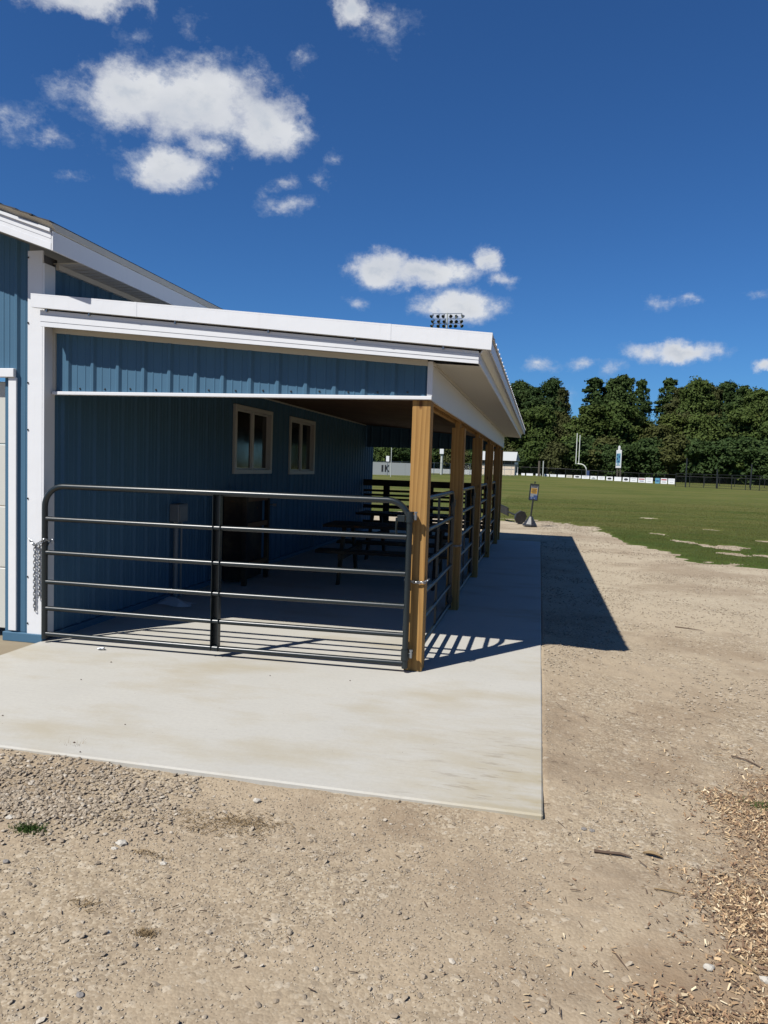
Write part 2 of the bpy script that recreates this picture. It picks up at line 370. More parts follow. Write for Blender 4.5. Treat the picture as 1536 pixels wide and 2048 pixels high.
def f_dirt(t, b, P):
    big = t.noise(P, .42, 4, .55); mid = t.noise(P, 2.6, 6, .62); fn = t.noise(P, 70, 6, .75)
    peb = t.voro(P, 95, 'Color'); pd = t.voro(P, 95); peb2 = t.voro(P, 38, 'Color'); pd2 = t.voro(P, 38)
    c = t.mix(t.ramp(mid, [(.3, 0), (.7, 1)]), (.44, .35, .24), (.375, .295, .205))
    sp = t.node('ShaderNodeSeparateXYZ'); t.link(P, sp.inputs[0])
    far = t.ramp(t.math('MULTIPLY', sp.outputs[1], .1), [(-.12 + .5 if False else .0, 0), (.45, 1)])
    c = t.mix(far, c, (.50, .425, .31))
    damp = t.ramp(t.math('ADD', big, t.math('MULTIPLY_ADD', mid, .3, -.15)), [(.48, 0), (.60, 1)])
    c = t.mix(t.math('MULTIPLY', damp, .62), c, (.255, .185, .12))
    gr = t.ramp(t.noise(P, 1.15, 5, .6, .6), [(.46, 0), (.60, 1)])      # gravelly patches
    s1 = t.node('ShaderNodeSeparateColor'); t.link(peb, s1.inputs[0])
    s2 = t.node('ShaderNodeSeparateColor'); t.link(peb2, s2.inputs[0])
    pc = t.ramp(s1.outputs[0], [(0, (.17, .13, .085)), (.4, (.34, .27, .18)), (.75, (.48, .40, .28)), (1, (.66, .59, .46))])
    c = t.mix(t.math('MULTIPLY_ADD', gr, .34, .14), c, pc)
    pc2 = t.ramp(s2.outputs[0], [(0, (.26, .20, .14)), (.5, (.42, .34, .24)), (1, (.60, .53, .42))])
    sel = t.math('GREATER_THAN', t.math('ADD', s2.outputs[1], t.math('MULTIPLY', gr, .22)), .955)
    c = t.mix(t.math('MULTIPLY', sel, .5), c, pc2)
    c = t.mix(t.math('MULTIPLY', t.ramp(fn, [(.30, 1), (.45, 0)]), .42), c, (.19, .14, .09))
    sx_ = t.math('MULTIPLY_ADD', sp.outputs[0], .85, -1.007); sy_ = t.math('MULTIPLY_ADD', sp.outputs[1], -.30, -.87)
    e_ = t.math('ADD', t.math('ADD', sx_, sy_), t.math('MULTIPLY_ADD', t.noise(P, 3.5, 5, .6), .9, -.45))
    lim = t.ramp(sp.outputs[1], [(0, 1), (.001, 0)]) if False else t.math('LESS_THAN', sp.outputs[1], -1.2)
    km = t.math('MULTIPLY', t.ramp(e_, [(.0, 0), (.30, .8)]), lim)
    c = t.mix(km, c, (.29, .205, .13))
    t.put(b.inputs['Base Color'], c); b.inputs['Roughness'].default_value = .95; b.inputs['Specular IOR Level'].default_value = .15
    h = t.math('ADD', t.math('MULTIPLY', fn, .5), t.math('MULTIPLY', t.math('SUBTRACT', 1, pd), .45))
    h = t.math('ADD', h, t.math('MULTIPLY', t.math('MULTIPLY', t.math('SUBTRACT', .6, pd2), sel), 1.6))
    t.put(b.inputs['Normal'], t.bump(h, .5, .007))
M['dirt'] = mat('gravelly_dirt', f_dirt)
def f_grass(t, b, P):
    big = t.noise(t.mapv(P, (.5, 1.0, 1)), .16, 5, .6); mid = t.noise(t.mapv(P, (.5, 1.4, 1)), 1.1, 6, .65); fn = t.noise(P, 26, 6, .75)
    st = t.noise(t.mapv(P, (.25, 2.4, 1), rot=(0, 0, .12)), .55, 4, .6)
    c = t.mix(t.ramp(mid, [(.36, 0), (.62, 1)]), (.058, .098, .014), (.130, .150, .032))
    c = t.mix(t.math('MULTIPLY', t.ramp(big, [(.42, 0), (.58, 1)]), .75), c, (.175, .172, .050))
    c = t.mix(t.math('MULTIPLY', t.ramp(st, [(.46, 0), (.62, 1)]), .6), c, (.19, .170, .055))
    c = t.mix(t.math('MULTIPLY', t.ramp(fn, [(.35, 1), (.55, 0)]), .5), c, (.028, .042, .010))
    c = t.mix(t.math('MULTIPLY', t.ramp(fn, [(.60, 0), (.75, 1)]), .35), c, (.19, .17, .055))
    sp = t.node('ShaderNodeSeparateXYZ'); t.link(P, sp.inputs[0])
    lush = t.math('MULTIPLY', t.ramp(t.math('ADD', t.math('MULTIPLY', sp.outputs[1], .02), t.math('MULTIPLY', t.noise(P, .5, 4, .6), .35)), [(.36, .75), (.56, 0)]), t.math('GREATER_THAN', sp.outputs[0], 1.5))
    c = t.mix(lush, c, (.060, .105, .018))
    t.put(b.inputs['Base Color'], c); b.inputs['Roughness'].default_value = .9; b.inputs['Specular IOR Level'].default_value = .1
    t.put(b.inputs['Normal'], t.bump(t.math('ADD', fn, mid), .9, .05))
M['grass'] = mat('mown_grass', f_grass)
def f_stone(t, b, P):
    i = t.node('ShaderNodeNewGeometry').outputs['Random Per Island']
    c = t.ramp(i, [(0, (.24, .19, .135)), (.25, (.36, .285, .20)), (.6, (.45, .37, .27)), (.88, (.56, .48, .37)), (1, (.70, .64, .54))])
    c = t.mix(t.noise(P, 90, 3), c, (.30, .24, .17))
    t.put(b.inputs['Base Color'], c); b.inputs['Roughness'].default_value = .85
M['stone'] = mat('crushed_limestone', f_stone)
def f_chip(t, b, P):
    i = t.node('ShaderNodeNewGeometry').outputs['Random Per Island']
    c = t.ramp(i, [(0, (.11, .065, .04)), (.3, (.28, .165, .09)), (.6, (.46, .30, .16)), (.87, (.64, .47, .27)), (1, (.80, .68, .46))])
    t.put(b.inputs['Base Color'], c); b.inputs['Roughness'].default_value = .8
M['chip'] = mat('wood_chips', f_chip)
M['twig'] = plain('dry_twigs', (.11, .07, .045), .9, var=.4, nscale=30)
M['straw'] = plain('dry_straw', (.26, .18, .09), .9, var=.3, nscale=30)
def leaf_mat(name, a, bb):
    def f(t, b, P):
        i = t.node('ShaderNodeNewGeometry').outputs['Random Per Island']; o = t.node('ShaderNodeObjectInfo').outputs['Random']
        c = t.mix(t.math('MULTIPLY_ADD', i, .5, t.math('MULTIPLY', o, .5)), a, bb)
        c = t.mix(t.math('MULTIPLY', t.math('GREATER_THAN', t.math('FRACT', t.math('MULTIPLY', o, 7.3)), .72), .5), c, (.075, .062, .022))
        t.put(b.inputs['Base Color'], c); b.inputs['Roughness'].default_value = .7; b.inputs['Specular IOR Level'].default_value = .12
    return mat(name, f)
M['leafA'] = leaf_mat('dark_green_leaves', (.020, .042, .010), (.060, .092, .024))
M['leafB'] = leaf_mat('mid_green_leaves', (.034, .060, .011), (.085, .115, .026))
M['leafC'] = leaf_mat('yellow_green_leaves', (.040, .064, .012), (.085, .105, .022))
M['blade'] = leaf_mat('grass_blades', (.045, .082, .010), (.14, .155, .032))
M['weed'] = leaf_mat('weed_leaves', (.03, .07, .012), (.08, .12, .03))
M['bark'] = plain('tree_bark', (.10, .085, .065), .95, var=.3, nscale=12)
M['black'] = plain('black_plastic', (.022, .024, .03), .45, var=.25, bump=.1, nscale=20, dirt=((.16, .15, .14), .4))
M['blacksteel'] = plain('black_fence_steel', (.012, .014, .014), .5, var=.2)
M['glass'] = plain('dark_window_glass', (.006, .008, .009), .12, spec=.6, var=.1)
M['vinyl'] = plain('cream_window_vinyl', (.60, .59, .55), .5, var=.04)
M['shingle'] = plain('dark_asphalt_shingle', (.05, .05, .055), .9, var=.4, bump=.4, nscale=25)
M['sheetwhite'] = plain('white_banner_vinyl', (.78, .79, .80), .6, var=.05)
M['inkdark'] = plain('dark_print', (.03, .03, .035), .6); M['inkred'] = plain('red_print', (.40, .06, .08), .6)
M['inkblue'] = plain('teal_blue_print', (.10, .30, .42), .6); M['inkyel'] = plain('yellow_print', (.55, .30, .02), .6)
M['inknavy'] = plain('navy_print', (.03, .07, .20), .6); M['inkgrey'] = plain('grey_print', (.32, .34, .36), .6)
M['postergrey'] = plain('grey_poster_paper', (.24, .26, .28), .6); M['pole'] = plain('grey_concrete_pole', (.46, .49, .46), .8, var=.1, bump=.1)
M['goal'] = plain('white_goal_paint', (.80, .82, .74), .4, var=.03)
M['pad'] = plain('blue_post_pad', (.03, .06, .17), .6)
M['peach'] = plain('peach_block_wall', (.68, .56, .42), .85, var=.05)
M['greywall'] = plain('pale_grey_wall', (.46, .48, .47), .8, var=.06)
M['rust'] = plain('rusty_iron', (.14, .06, .03), .8, metal=.3, var=.4, nscale=60)
M['rockpale'] = plain('pale_rock', (.52, .48, .41), .8, var=.2, nscale=40, bump=.3)
M['rockgrey'] = plain('grey_rock', (.24, .22, .20), .8, var=.2, nscale=40, bump=.3)
M['boxgrey'] = plain('grey_electrical_plastic', (.20, .215, .22), .5, var=.05)
M['bag'] = plain('white_plastic_bag', (.70, .70, .70), .5, var=.1, bump=.6, nscale=16)
M['dkgreen'] = plain('dark_green_table_paint', (.02, .035, .03), .6, var=.3)
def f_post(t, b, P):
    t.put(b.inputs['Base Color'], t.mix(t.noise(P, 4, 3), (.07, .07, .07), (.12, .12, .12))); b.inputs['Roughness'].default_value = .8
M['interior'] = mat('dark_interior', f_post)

# ------------------------------------------------------------ the ground
GZ = -0.042; SXR = .895
def rise(x, y):
    """the far outfield swells gently towards the goalpost end"""
    a = np.degrees(np.arctan2(x - CAM_P[0], y - CAM_P[1])); r = np.hypot(x - CAM_P[0], y - CAM_P[1])
    return .55 * sstep(70, 140, r) * (1 - sstep(-1.0, 9.5, a)) + .10 * sstep(60, 140, r)
def dirt_z(x, y, fine=True):
    z = GZ + .020 * (fbm(x, y, .7, 3, 5) - .5)
    near = np.exp(-np.maximum(np.hypot(x - .8, y + 4) - 5, 0) / 5)
    if fine: z = z + near * (.022 * (fbm(x, y, 3.5, 4, 11) - .5) + .010 * (fbm(x, y, 22, 3, 23) - .5))
    # the dirt drops away a little along the open edge in front of the slab
    e = np.exp(-np.abs(y + 2.13) / .16) * (1 - sstep(.7, 1.3, x)) ; z = z + .034 * e * (.25 + 1.3 * fbm(x, y, 3, 3, 91)) * (1 - .45 * sstep(-.8, .6, x))
    sd = sstep(SXR - .02, SXR, x) * np.exp(-np.abs(x - SXR) / .35) * (1 - sstep(9.5, 11.0, y)); z = z + .040 * sd * sstep(-2.3, -1.5, y)
    return z + rise(x, y)
BOUND = np.array([[-40, 21], [-6, 19.5], [-2.5, 19.0], [-.2, 18.4], [1.2, 18.3], [2.1, 17.2], [2.6, 15.6], [2.85, 12.6], [3.2, 11.2], [3.8, 9.3], [4.95, 9.0], [9, 8.0], [30, 5]])
def grass_mask(x, y):
    yb = np.interp(x, BOUND[:, 0], BOUND[:, 1])
    # distance-like signed value in metres, ragged edge
    m = (y - yb) * .42 + 1.3 * (fbm(x, y, .9, 4, 31) - .5) + 1.0 * (fbm(x, y, 4, 4, 37) - .5)
    hole = np.full_like(m, -1.0)
    for (cx, cy, rx, ry, an) in ((4.0, 15.2, .25, .9, .3), (4.35, 13.2, .32, 1.1, .35), (4.8, 12.2, .30, .8, .5), (5.2, 12.4, .5, .5, 0), (4.8, 10.8, .28, .6, .4), (5.5, 10.7, .35, .45, .2), (4.75, 22.6, .5, .8, 0), (6.6, 14.5, .5, .6, .2), (5.9, 18.0, .5, .4, 0), (6.1, 12.0, .5, .35, 0)):
        dx = x - cx; dy = y - cy; u = dx * math.cos(an) + dy * math.sin(an); v = -dx * math.sin(an) + dy * math.cos(an)
        hole = np.maximum(hole, 1 - np.hypot(u / rx, v / ry))
    hole = hole + 1.1 * (fbm(x, y, 2.2, 4, 41) - .5) + .8 * (fbm(x, y, 9, 3, 43) - .5) * (hole > -.2)
    wide = np.exp(-((x - 5.2) / 2.4) ** 2 - ((y - 13) / 4.0) ** 2)
    bare = .35 * wide * (fbm(x, y, 1.0, 4, 47) - .60) * 8
    m = np.where(hole > .28, np.minimum(m, -(hole - .28) * 3), m)
    # worn strip far out and thin worn spots
    return np.minimum(m, .6) - np.maximum(bare, 0)
def axis(segs):
    out = []
    for (a, b, n) in segs: out += list(np.linspace(a, b, n, endpoint=False))
    out.append(segs[-1][1]); return np.array(out)
def sheet(name, xs, ys, zf, material, kind='structure', keep=None):
    X, Y = np.meshgrid(xs, ys); Z = zf(X, Y); nx, ny = len(xs), len(ys)
    V = np.stack([X.ravel(), Y.ravel(), Z.ravel()], 1)
    i = np.arange(nx * ny).reshape(ny, nx)
    F = np.stack([i[:-1, :-1].ravel(), i[:-1, 1:].ravel(), i[1:, 1:].ravel(), i[1:, :-1].ravel()], 1)
    if keep is not None:
        k = keep(X, Y).ravel(); F = F[(k[F].any(axis=1))]
        used = np.unique(F); rm = np.full(len(V), -1); rm[used] = np.arange(len(used)); V = V[used]; F = rm[F]
    o = np_mesh(name, V, F, material, smooth=True); o['kind'] = kind; return o
xs = axis([(-900, -60, 10), (-60, -12, 16), (-12, -4.5, 26), (-4.5, 4.2, 430), (4.2, 14, 80), (14, 60, 30), (60, 900, 14)])
ys = axis([(-300, -12, 8), (-12, -4.6, 16), (-4.6, -.2, 300), (-.2, 6, 170), (6, 24, 150), (24, 60, 40), (60, 160, 40), (160, 1200, 20)])
sheet('ground', xs, ys, dirt_z, M['dirt'])
xs = axis([(-900, -60, 12), (-60, -8, 26), (-8, -1, 40), (-1, 8, 150), (8, 20, 60), (20, 70, 40), (70, 900, 14)])
ys = axis([(6.5, 24, 260), (24, 60, 90), (60, 170, 60), (170, 1200, 20)])
sheet('grass_field', xs, ys, lambda x, y: dirt_z(x, y, False) + np.clip(grass_mask(x, y) * .12, -.08, .028) + .012 * (fbm(x, y, 2.5, 4, 3) - .5), M['grass'],
      keep=lambda x, y: grass_mask(x, y) > -.6)

# slab and the older pad left of it
SX0, SX1, SY0, SY1 = -3.2, .895, -2.11, 11.05
m = MB(); m.box((SX0, SY0, -.16), (SX1, SY1, 0), .008)
slab = m.build('concrete_slab', M['conc'], kind='structure')
m = MB(); m.box((-7.5, -.62, -.16), (SX0 - .006, -.10, -.02), .006)
m.build('concrete_pad', M['oldconc'], kind='structure')

# ------------------------------------------------------------ the barn with its lean-to porch
barn = thing('barn', 'blue metal-sided barn with white trim and an open lean-to porch on timber posts', 'barn', (-3.26, 0, 0))
XW = -3.18            # face of the long wall under the porch
YE = 11.6             # far end of the porch roof
def ribprofile(w, pitch=.2286):
    """(u, depth) polyline over a panel width w"""
    p = [(0, 0)]; u = .02
    k = 0
    pts = []
    c = pitch / 2
    while c < w + pitch:
        pts += [(c - .030, 0), (c - .011, .019), (c + .011, .019), (c + .030, 0)]
        for q in (.0762, .1524):
            pts += [(c + q - .009, 0), (c + q - .003, .0035), (c + q + .003, .0035), (c + q + .009, 0)]
        c += pitch
    return pts
def siding(mb, o, ud, nd, u0, u1, zb, zt, off=0.0):
    """vertical ribbed sheet: from o + ud*u, ribs proud along nd; zb/zt functions of u; off = rib phase"""
    pr = [(u + off - .2286, d) for (u, d) in ribprofile(u1 - off + .5)]
    us = [(u0, 0)] + [(u, d) for (u, d) in pr if u0 < u < u1] + [(u1, 0)]
    vs = []; fs = []
    for (u, d) in us:
        x = o[0] + ud[0] * u + nd[0] * d; y = o[1] + ud[1] * u + nd[1] * d
        vs += [(x, y, zb(u)), (x, y, zt(u))]
    for i in range(len(us) - 1): fs.append((2 * i, 2 * i + 2, 2 * i + 3, 2 * i + 1))
    mb.add(vs, fs)
def siding_panels(o, ud, nd, u0, u1, zb, zt, width=.9144, mat_=None, name='siding_panel'):
    u = u0
    while u < u1 - 1e-4:
        e = min(u + width, u1); mb = MB(); siding(mb, o, ud, nd, u, e, zb, zt, off=u0 % .2286)
        mb.build(name, mat_ or M['blue'], barn, fixn=False); u = e
# lean-to rake lines (z as function of x)
def up_top(x): return 2.835 - (x + 3.22) * .0905
def up_bot(x): return up_top(x) - .107 + (x + 3.2) * -.003
def lo_top(x): return up_bot(x) + .0 - .012
def lo_bot(x): return 2.585 - (x + 3.2) * .0815
def pan_top(x): return 2.578 - (x + 3.168) * .0815
# --- gable infill panel over the gate
XP = -3.178           # left end of the gable infill
siding_panels((XP, 0.0), (1, 0), (0, -1), .030, 3.148, lambda u: 2.078, lambda u: pan_top(XP + u))
# white frame of the infill
m = MB()
m.box((XP, -.012, 2.066), (XP + .028, .03, 2.60)); m.build('trim', M['soffit'], barn)
m = MB(); m.box((XP + .010, -.032, 2.052), (.006, .02, 2.079), .003); m.build('drip_trim', M['white'], barn)
m = MB(); m.box((-.034, -.022, 2.081), (.008, .03, 2.335), .003); m.build('trim', M['white'], barn)
m = MB()
m.prism([(XP + .034, pan_top(XP) - .022), (-.034, pan_top(-.03) - .022), (-.034, pan_top(-.03) + .02), (XP + .034, pan_top(XP) + .02)], 1, -.026, -.003)
m.build('trim', M['soffit'], barn)
# screws along the infill's foot
sm = MB(); sm.lathe([(.008, 0), (.008, .004), (.004, .007)], (0, 0, 0), 6)
scr = sm.build('screw', M['screw'], barn, local=True)
first = True
def screw(x, y, z, nd=(0, -1)):
    global first
    o = scr if first else scr.copy()
    if not first: C.objects.link(o)
    first = False
    b = WORG[barn.name]; o.location = (x - b[0], y - b[1], z - b[2])
    o.rotation_euler = (PI / 2, 0, 0) if nd == (0, -1) else (0, PI / 2, 0)
for k in range(13): screw(-3.15 + .2286 * k + .2286 * .98, -.002, 2.108 + rnd.uniform(-.004, .004))
# --- white side board and header along the posts
m = MB(); m.box((-.012, -.012, 2.05), (.004, YE - .42, 2.325)); m.build('header_board', M['white'], barn)
m = MB(); m.box((-.052, .03, 2.045), (-.014, YE - .5, 2.28), .003); m.build('header_beam', M['wood'], barn)
m = MB(); m.box((-.145, .145, 2.045), (-.107, YE - .5, 2.28), .003); m.build('header_beam', M['wood'], barn)
# posts
PY = [0.0, 2.52, 5.04, 7.56, 10.05, 10.98]
for i, y in enumerate(PY):
    m = MB()
    m.box((-.141, y, -.0), (-.0015 if i else -.002, y + .14, 1.995 if i else 2.05), .004)
    if i: m.box((-.105, y + .002, 1.996), (-.054, y + .138, 2.27))
    m.build('post', M['wood'], barn)
m = MB(); m.box((-.143, 0.01, 1.985), (-.0145, .13, 2.27)); m.build('post_cap', M['wood'], barn)
# --- ceiling of the porch: plywood sheets on rafters
def roof_z(x): return up_top(x) - .035
y = .03
while y < YE - .5:
    for (xa, xb) in ((XW + .02, -1.95), (-1.946, -.72), (-.716, -.15)):
        m = MB(); e = min(y + 2.436, YE - .45)
        m.prism([(xa, roof_z(xa) - .30), (xb, roof_z(xb) - .275), (xb, roof_z(xb) - .262), (xa, roof_z(xa) - .287)], 1, y, e); m.build('ceiling_sheet', M['ceil'], barn)
    y += 2.44
m = MB(); m.box((XW + .002, .14, 2.475), (XW + .022, YE - .5, 2.515)); m.build('ceiling_trim', M['soffit'], barn)
# --- lean-to roof: ribbed steel sheets
y = -.20; rib_bm = []
while y < YE - .01:
    e = min(y + .914, YE); m = MB(); top = []; bot = []
    prof = [(y, 0)]
    c = y + .114
    while c < e: prof += [(c - .03, 0), (c - .011, .019), (c + .011, .019), (c + .03, 0)]; c += .2286
    prof = [p for p in prof if p[0] < e] + [(e, 0)]
    vs = []; fs = []; n = len(prof)
    for x in (XW, .455):
        for dz in (0, -.006):
            for (yy, h) in prof: vs.append((x, yy, roof_z(x) + h + dz))
    for i in range(n - 1):
        fs += [(i, i + 1, 2 * n + i + 1, 2 * n + i), (n + i, 3 * n + i, 3 * n + i + 1, n + i + 1), (2 * n + i, 2 * n + i + 1, 3 * n + i + 1, 3 * n + i), (i, n + i, n + i + 1, i + 1)]
    m.add(vs, fs); m.build('roof_sheet', M['white'], barn, fixn=False); y = e
# --- rakes (front and far)
for (ya, yb, yc) in ((-.222, -.182, -.17), (YE + .022, YE - .018, YE - .03)):
    sgn = -1 if ya < 0 else 1
    m = MB(); m.prism([(-3.222, up_top(-3.222)), (.445, up_top(.445)), (.445, up_top(.445) - .012), (-3.222, up_top(-3.222) - .012)], 1, ya, ya - sgn * .16)
    m.prism([(-3.222, up_bot(-3.222)), (.440, up_bot(.440)), (.445, up_top(.445) - .0125), (-3.222, up_top(-3.222) - .0125)], 1, ya, ya - sgn * .006)
    m.prism([(-3.222, up_bot(-3.222)), (.440, up_bot(.440)), (.440, up_bot(.440) + .006), (-3.222, up_bot(-3.222) + .006)], 1, ya - sgn * .0062, ya - sgn * .05)
    m.build('rake_trim', M['white'], barn)
    if sgn < 0:
        for xj in (-2.31, -.30):
            m = MB(); m.prism([(xj, up_bot(xj) - .0005), (xj + .022, up_bot(xj + .022) - .0005), (xj + .022, up_top(xj + .022) + .0008), (xj, up_top(xj) + .0008)], 1, ya - .0016, ya - .0002); m.build('trim_lap', M['white'], barn)
    # lower fascia with two pressed lines
    for (a, b, d) in ((0, .30, 0), (.31, .72, .003), (.73, 1.0, 0)):
        m = MB()
        def zz(x, t): return lo_bot(x) + (lo_top(x) - lo_bot(x)) * t
        m.prism([(-3.165, zz(-3.165, a)), (.352, zz(.352, a)), (.352, zz(.352, b)), (-3.165, zz(-3.165, b))], 1, yb + sgn * (.0 + d), yc - sgn * .006)
        m.build('rake_fascia', M['white'], barn)
    m = MB()
    # fixing clips between the two pieces
    if sgn < 0:
        for x in (-3.10, -2.72, -1.98, -1.22, -.55, .1):
            m2 = MB(); m2.box((x - .006, -.196, lo_top(x) - .012), (x + .006, -.1825, lo_top(x) + .014)); m2.build('clip', M['galv'], barn)
# rake soffit: narrow vinyl panels between fascia and wall
x = XW + .01
while x < .34:
    e = min(x + .30, .345)
    for (y0, y1) in ((-.168, -.028),):
        m = MB()
        for k in range(4):
            a = x + (e - x) * k / 4; b = x + (e - x) * (k + 1) / 4 - .006
            if b > a + .004: m.prism([(a, lo_bot(a) + .022), (b, lo_bot(b) + .022), (b, lo_bot(b) + .028), (a, lo_bot(a) + .028)], 1, y0, y1)
        m.build('soffit_panel', M['soffit'], barn)
    x = e + .002
# --- eave: fascia along the right side and ribbed soffit
m = MB(); m.box((.350, -.17, 2.292), (.362, YE - .02, 2.375), .002); m.build('eave_fascia', M['white'], barn)
m = MB(); m.prism([(.364, 2.378), (.440, 2.455), (.440, 2.372), (.431, 2.372), (.425, 2.42), (.364, 2.366)], 1, -.175, YE - .03); m.build('eave_trim', M['white'], barn)
y = -.026
while y < YE - .1:
    e = min(y + .30, YE - .05); m = MB()
    for k in range(6):
        a = y + (e - y) * k / 6; b = a + (e - y) / 6
        m.add([(.006, a, 2.318), (.350, a, 2.300), (.350, b - .014, 2.300), (.006, b - .014, 2.318), (.350, b - .007, 2.307), (.006, b - .007, 2.325), (.350, b, 2.300), (.006, b, 2.318)],
              [(0, 1, 2, 3), (3, 2, 4, 5), (5, 4, 6, 7)])
    m.build('soffit_panel', M['soffit'], barn, fixn=False); y = e
m = MB(); m.prism([(.006, 2.302), (.022, 2.302), (.022, 2.326), (.006, 2.326)], 1, -.02, YE - .42); m.build('soffit_channel', M['soffit'], barn)
# far gable panel of the porch
siding_panels((XW, YE - .42), (1, 0), (0, -1), .02, 3.15, lambda u: 1.99, lambda u: pan_top(XW + u))
# --- long wall under and above the porch, pieces around two windows
WY = [(.022, 3.65), (3.65, 5.02), (5.02, 5.82), (5.82, 7.15), (7.15, 12.0)]
for i, (a, b) in enumerate(WY):
    top = lambda u: 3.14
    if i in (1, 3):
        siding_panels((XW, 0), (0, 1), (1, 0), a, b, lambda u: .06, lambda u: 1.385)
        siding_panels((XW, 0), (0, 1), (1, 0), a, b, lambda u: 2.32, top)
    else: siding_panels((XW, 0), (0, 1), (1, 0), a, b, lambda u: .06, top)
m = MB()
for (y0, y1, z0, z1) in ((.08, 3.68, 0, 3.15), (3.68, 4.99, 0, 1.41), (3.68, 4.99, 2.28, 3.15), (4.99, 5.85, 0, 3.15), (5.85, 7.12, 0, 1.41), (5.85, 7.12, 2.28, 3.15), (7.12, 12.0, 0, 3.15)):
    m.box((XW - .13, y0, z0), (XW - .012, y1, z1))
m.build('wall_core', M['interior'], barn)
def window(ya, yb, za, zb):
    X = XW
    m = MB(); t = .058
    m.box((X - .10, ya, za), (X + .042, ya + t, zb), .004); m.box((X - .10, yb - t, za), (X + .042, yb, zb), .004)
    m.box((X - .10, ya + t, zb - t), (X + .040, yb - t, zb), .004); m.box((X - .10, ya + t, za), (X + .046, yb - t, za + t), .004)
    fr = m.build('window', M['vinyl'], barn)
    ym = (ya + yb) / 2
    m = MB(); m.box((X - .05, ym - .03, za + t + .001), (X + .012, ym + .03, zb - t - .001), .003); m.build('mullion', M['vinyl'], fr)
    for (p, q, d) in ((ya + t + .002, ym - .032, -.02), (ym + .032, yb - t - .002, -.035)):
        m = MB(); z0 = za + t + .002; z1 = zb - t - .002; w_ = .022
        m.box((X + d - .01, p, z0), (X + d + .018, p + w_, z1)); m.box((X + d - .01, q - w_, z0), (X + d + .018, q, z1))
        m.box((X + d - .01, p + w_, z0), (X + d + .017, q - w_, z0 + w_)); m.box((X + d - .01, p + w_, z1 - w_), (X + d + .017, q - w_, z1)); m.build('sash', M['vinyl'], fr)
        m = MB(); m.box((X + d - .004, p + w_ + .001, z0 + w_ + .001), (X + d + .004, q - w_ - .001, z1 - w_ - .001)); m.build('pane', M['glass'], fr)
window(3.65, 5.02, 1.385, 2.31); window(5.82, 7.15, 1.37, 2.305)
# --- corner of the main building
FY = -.092            # face of the main building's front wall
m = MB(); m.box((-3.333, FY - .022, .05), (-3.195, FY - .004, 3.20), .002); m.box((-3.1945, FY - .0225, .05), (-3.176, .020, 3.10), .002)
m.build('corner_trim', M['white'], barn)
m = MB(); m.box((-3.33, FY, 0), (-3.1955, .07, 3.17)); m.build('corner_core', M['interior'], barn)
for z in (.13, .55, 1.20, 1.75, 2.12, 2.62, 3.15): screw(-3.326, FY - .024, z + rnd.uniform(-.02, .02))
ridge = lambda x: 3.074 + (-2.887 - x) * .345          # underside of the rake
siding_panels((-7.5, FY), (1, 0), (0, -1), 0, 3.940, lambda u: 2.258, lambda u: ridge(-7.5 + u) + .03)
siding_panels((-7.5, FY), (1, 0), (0, -1), 3.940, 4.167, lambda u: .06, lambda u: ridge(-7.5 + u) + .03)
m = MB(); m.box((-3.508, FY - .03, .07), (-3.432, FY - .001, 2.18), .003); m.build('door_trim', M['white'], barn)
m = MB(); m.box((-7.0, FY - .05, 2.18), (-3.442, FY - .001, 2.252), .004); m.build('door_head', M['white'], barn)
for k in range(4):
    z0 = .06 + k * .525
    m = MB(); m.box((-6.9, FY + .055, z0), (-3.512, FY + .09, z0 + .519), .006); m.build('door_panel', M['beige'], barn)
m = MB(); m.box((-3.511, FY, .06), (-3.505, FY + .12, 2.18)); m.build('door_jamb', M['soffit'], barn)
m = MB(); m.box((-3.56, FY - .035, -.02), (-3.18, FY + .02, .056), .004); m.build('base_trim', M['blue'], barn)
m = MB(); m.box((-7.6, FY - .016, -.1), (-3.206, FY + .11, -.021)); m.build('foundation', M['oldconc'], barn)
m = MB(); m.box((XW - .13, .03, -.02), (XW + .026, 11.95, .056), .004); m.build('base_trim', M['blue'], barn)
# main roof: shingled slope, rake board, eave fascia, soffits
RX, RY = -2.868, -.44
rz = lambda x: 3.296 + (RX - x) * .345
m = MB(); m.prism([(RX - .30, rz(RX - .3) - .125), (RX - 5.2, rz(RX - 5.2) - .125), (RX - 5.2, rz(RX - 5.2) - .02), (RX - .30, rz(RX - .3) - .02)], 1, RY + .2, 12.2); m.build('roof_deck', M['interior'], barn)
nc = 30
for k in range(nc):            # shingle courses, nearest the eave first
    x0 = RX + .02 - k * .145; x1 = x0 - .17
    m = MB(); j = rnd.uniform(-.006, .006); dz = .006
    m.prism([(x0, rz(x0) + dz + .004), (x1, rz(x1) + dz - .006), (x1, rz(x1) + dz - .012), (x0, rz(x0) + dz - .006)], 1, RY - .065 + j, 12.3); m.build('shingle_course', M['shingle'], barn)
m = MB(); m.add([(RX + .03, RY - .055, rz(RX + .03) - .002), (-7.8, RY - .055, rz(-7.8) - .002), (-7.8, RY + .0, rz(-7.8) - .048), (RX + .03, RY + .0, rz(RX + .03) - .048), (RX + .03, RY + .03, rz(RX + .03) - .002), (-7.8, RY + .03, rz(-7.8) - .002)], [(0, 1, 2, 3), (0, 4, 5, 1), (3, 2, 5, 4), (0, 3, 4), (1, 5, 2)]); m.build('rake_drip_edge', M['soffit'], barn)
for (a, b, d) in ((-.188, -.150, 0), (-.149, -.105, .003), (-.104, -.060, 0), (-.058, -.046, -.016)):
    m = MB(); m.prism([(RX, rz(RX) + a - .012), (-7.8, rz(-7.8) + a - .012), (-7.8, rz(-7.8) + b), (RX, rz(RX) + b)], 1, RY - .015 + d, RY + .012); m.build('rake_board', M['white'], barn)
